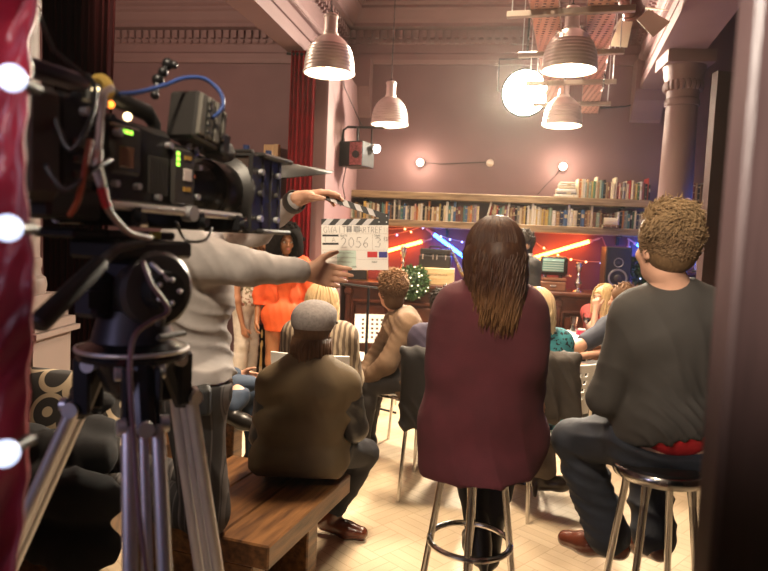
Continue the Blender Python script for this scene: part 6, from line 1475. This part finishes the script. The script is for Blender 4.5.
# ---------------------------------------------------------------- the blonde in the striped cardigan
f_ = DEP+LAT*.1; J = seated(320, 3.66, f_, .46, .90, .10)
w5 = Person('blonde woman in striped cardigan seated beyond the man in the grey cap', J, f_, f_, sex='f', skin=SK_F, h=.014, sc=.93)
def stripes(name, a, c, sc_):
    m = fabric(name, a); n, L, b = nodes_of(m); tc = n.new('ShaderNodeTexCoord'); wv = n.new('ShaderNodeTexWave'); wv.inputs['Scale'].default_value = sc_; wv.inputs['Distortion'].default_value = 2.5; wv.bands_direction = 'X'; L.new(tc.outputs['Object'], wv.inputs['Vector'])
    rp = n.new('ShaderNodeValToRGB'); rp.color_ramp.elements[0].position = .42; rp.color_ramp.elements[1].position = .58; rp.color_ramp.elements[0].color = (*a, 1); rp.color_ramp.elements[1].color = (*c, 1); L.new(wv.outputs[0], rp.inputs[0]); L.new(rp.outputs[0], b.inputs['Base Color']); return m
w5.top('cardigan', stripes('striped_knit', (.30, .23, .155), (.10, .068, .046), 11), .03, .95, None, None, folds(.006, 34, (.8, .2, .4), 70))
w5.trousers(MATS['black_trousers'], .014); w5.shoes(M_shoeb)
w5.long_hair(hairmat('pale_blonde_hair', (.42, .27, .13), (.66, .50, .29), 1.25, 1.0, .45), w5.J['neck'].z-.03, 170, 8, .09, .006, .008)
# ---------------------------------------------------------------- the dark haired person in navy
f_ = DEP+LAT*.15; J = seated(446, 3.86, f_, .46, .88, .10)
m5 = Person('dark haired person in navy shirt seated beyond the burgundy jumper', J, f_, f_+LAT*.3, skin=SK_T, h=.015, sc=.9)
m5.top('navy_shirt', fabric('navy_cotton', (.035, .025, .05)), .022, .95, None, None, folds(.006, 34, (.5, .2, .8), 71))
m5.trousers(MATS['black_trousers'], .014); m5.shoes(M_shoeb)
m5.short_hair(hairmat('black_hair', (.007, .005, .004), (.022, .014, .010), 1.0, 1.3), .018, 220, .03, 13, -.05)
c = W(432, 351, 3.63)
s_ = SDF(.03); s_.box(c, (.185, .04, .02), LAT, UP, .015); s_.box(c-UP*.22+DEP*-.03, (.16, .03, .22), LAT, UP, .025); s_.cone(c-UP*.05-LAT*.12, c-UP*.42-LAT*.13-DEP*.04, .05, .035)
o = np_obj('black_jacket', [s_.mesh(.011)], mat('black_cotton', (.013, .011, .011), .8), None, folds(.02, 24, (1, .2, .2), 72)); tag(o, 'black jacket hanging from the chair between the blazer and the burgundy jumper', 'jacket')
# ---------------------------------------------------------------- the woman in teal
f_ = DEP-LAT*.1; J = seated(540, 3.72, f_, .46, .93, .06, dict(knR=W(540, 396, 4.05), anR=W(543, 477, 3.70), knL=W(524, 400, 4.1), anL=W(525, 478, 4.1)))
w6 = Person('blonde woman in teal and black patterned cardigan seated, back turned', J, f_, f_-LAT*.25, sex='f', skin=SK_F, h=.013, sc=.96, toe={'R': LAT*.95-DEP*.2+UP*.25, 'L': DEP})
w6.top('teal_cardigan', printed('teal_black_print', (.03, .19, .22), [(.008, .02, .025)], 46, .44), .024, .95, None, None, folds(.005, 34, (.6, .2, .7), 73), h=.011)
w6.trousers(fabric('grey_wool', (.13, .105, .085), .9), .018, .93, flare=.012); w6.shoes(mat('dark_boot', (.03, .022, .018), .28), .010, .055, 'heeled_boot', .10)
w6.long_hair(hairmat('ash_blonde_hair', (.36, .23, .12), (.60, .45, .27), 1.3, 1.1, .45), w6.J['neck'].z+.005, 170, 9, .088, .006, .007)
c = W(556, 357, 3.50)
s_ = SDF(.03); s_.box(c, (.12, .045, .03), LAT, UP, .025); s_.box(c-UP*.16-DEP*.055, (.10, .022, .17), LAT, UP, .02); s_.cone(c-UP*.02+LAT*.08-DEP*.02, c-UP*.32+LAT*.10-DEP*.04, .05, .05); s_.cone(c-UP*.02-LAT*.06-DEP*.03, c-UP*.31-LAT*.03-DEP*.06, .05, .05)
o = np_obj('grey_coat', [s_.mesh(.010)], fabric('dark_brown_grey_cloth', (.045, .036, .029), .8), None, folds(.022, 22, (1, .2, .15), 74)); tag(o, 'dark brownish grey coat draped over the teal woman\'s chair', 'coat')
# ---------------------------------------------------------------- the man in the suit
f_ = -LAT*.85-DEP*.1; J = standing(522, 5.75, f_, 1.63)
m6 = Person('man in dark grey suit standing at the bar beside the long brown hair', J, f_, -LAT*.8-DEP*.4, skin=SK_F, h=.014, sc=.98, face=True)
m6.top('suit_jacket', fabric('dark_grey_suiting', (.022, .020, .020), .75), .024, .94, lambda b: b.cone(m6.J['pel']+UP*.05, m6.J['pel']-UP*.1, .16, .165), [(m6.J['pel']-UP*.12, -UP)], folds(.005, 34, (.6, .2, .7), 75))
b = SDF(.01); q = m6.J['neck']; b.cone(q-UP*.0, q+UP*.045, .078, .066); b.ell(q-UP*.12+m6.f*.10, (.05, .045, .12), m6.r); np_obj('white_shirt', [b.mesh(.009)], fabric('white_shirting', (.75, .72, .68)), m6.t)
m6.trousers(MATS['dark_grey_suiting'], .014, .99); m6.shoes(M_shoeb); m6.short_hair(MATS['black_hair'], .012, 200, .022, 15)
# ---------------------------------------------------------------- the blonde with her hand to her chin
f_ = -DEP*.7-LAT*.6; hd = W(603, 299, 5.82)
J = seated(604, 5.9, f_, .46, .88, .02, dict(head=hd, wrR=W(596, 309, 5.62), elR=W(593, 333, 5.55)))
J['neck'] = hd-UP*.145+V(nrm(f_))*-.03
w7 = Person('blonde woman resting her hand on her chin at the white table', J, f_, -LAT*.85-DEP*.5, sex='f', skin=SK_F, h=.013, sc=.93, face=True, hands={'R': dict(d=UP*.9+DEP*.2, n=DEP*.6+LAT*.6, a=LAT*.3-DEP*.5, curl=.9, h=.005)})
w7.top('rust_red_top', fabric('rust_red_jersey', (.30, .03, .022)), .014, .2, None, None, None, neck=.10)
w7.trousers(MATS['black_trousers'], .014); w7.shoes(M_shoeb)
w7.long_hair(hairmat('golden_blonde_hair', (.50, .32, .14), (.72, .54, .30), 1.25, .9, .45), w7.J['neck'].z-.12, 190, 10, .11, .006, .010)
# ---------------------------------------------------------------- the man in the navy tee
f_ = -LAT*.9+DEP*.35; J = seated(622, 4.85, f_, .46, .93, .06, dict(head=W(623, 302, 4.9), shL=W(606, 330, 4.68), elL=W(579, 346, 4.55), wrL=W(556, 352, 4.50), knL=W(577, 371, 4.55), anL=W(584, 415, 4.6), knR=W(575, 370, 4.85)))
m7 = Person('man in navy tee shirt mostly hidden behind the grey top, forearm bare', J, f_, f_, skin=SK_F, h=.014, sc=.96)
m7.top('navy_tee', fabric('navy_jersey', (.035, .038, .055)), .022, .36, None, None, folds(.005, 34, (.6, .2, .7), 76))
m7.trousers(mat('black_leather_trousers', (.018, .020, .020), .4, bump=.1, bscale=60), .022, .97, 'trousers', folds(.006, 34, (.5, .2, .8), 77)); m7.shoes(M_shoeb)
m7.short_hair(MATS['mid_brown_hair'], .014, 200, .03, 16)
# ---------------------------------------------------------------- the person in denim behind the crew man
f_ = LAT*.75+DEP*.5; J = seated(206, 3.72, f_, .43, .92, .04, dict(knR=W(236, 396, 3.62), anR=W(229, 408, 3.48)))
m8 = Person('person in blue denim seated on the second bench, hidden by the grey sweatshirt', J, f_, f_, skin=SK_F, h=.015, sc=.93, toe={'R': LAT-UP*.25, 'L': LAT})
m8.top('denim_shirt', fabric('blue_denim', (.025, .042, .075)), .024, .95); m8.trousers(MATS['blue_denim'], .016); m8.shoes(M_shoeb, .012); m8.short_hair(MATS['dark_hair'], .014, 150, .03, 17)
# ---------------------------------------------------------------- the film lamps and added fill lights
kp = CAM + DEP*.1 - LAT*.35; kp.z = 3.1
spot('key_lamp', kp, W(415, 390, 3.9), 380, (1, .82, .60), 50, .5, .14)
for x, y, e in ((-.2, 3.5, 1050), (.2, 5.2, 1000)):
    spot('overhead_lamp', (x, y, 3.85), (x, y, 0), e, (1, .78, .54), 84, .7, .35)
sp = W(525, 93, 6.6)
spot('back_lamp', sp - DEP*.16, W(470, 420, 3.0), 420, (1, .82, .6), 75, .6, .08)
spot('side_fill', (-2.5, 3.9, 3.75), W(258, 330, 5.95), 520, (1, .76, .50), 40, .6, .2)  # unseen spot added to brighten the women near the crimson curtain
point('alcove_fill', (-3.0, 4.4, 3.1), 120, (1, .76, .56), .2)  # added fill without a fixture, lifts the dim alcove wall
spot('door_fill', CAM + DEP*-.9 - LAT*1.2 + UP*1.0, V((da.x, da.y, 1.86)), 1100, (1, .88, .74), 26, 1, .1)  # added spot, no lamp stands here: gives the upper door its sheen
spot('tripod_fill', CAM - LAT*1.6 - DEP*.3 + UP*.1, W(120, 530, 1.2), 34, (.72, .66, 1), 40, 1, .25)  # unseen cool spot added to brighten the tripod tubes
spot('satin_fill', CAM - LAT*.9 + UP*.9 - DEP*.2, W(12, 30, .74), 38, (1, .86, .86), 18, .8, .1)  # unseen spot added to lighten the top of the satin
# ---------------------------------------------------------------- thin air volume added for a glow around the bright spotlight
w = bpy.context.scene.world; hn = w.node_tree.nodes; hv = hn.new('ShaderNodeVolumePrincipled'); hv.inputs['Density'].default_value = .0018; hv.inputs['Anisotropy'].default_value = .75; hv.inputs['Color'].default_value = (1, .93, .86, 1)
w.node_tree.links.new(hv.outputs[0], hn['World Output'].inputs['Volume'])
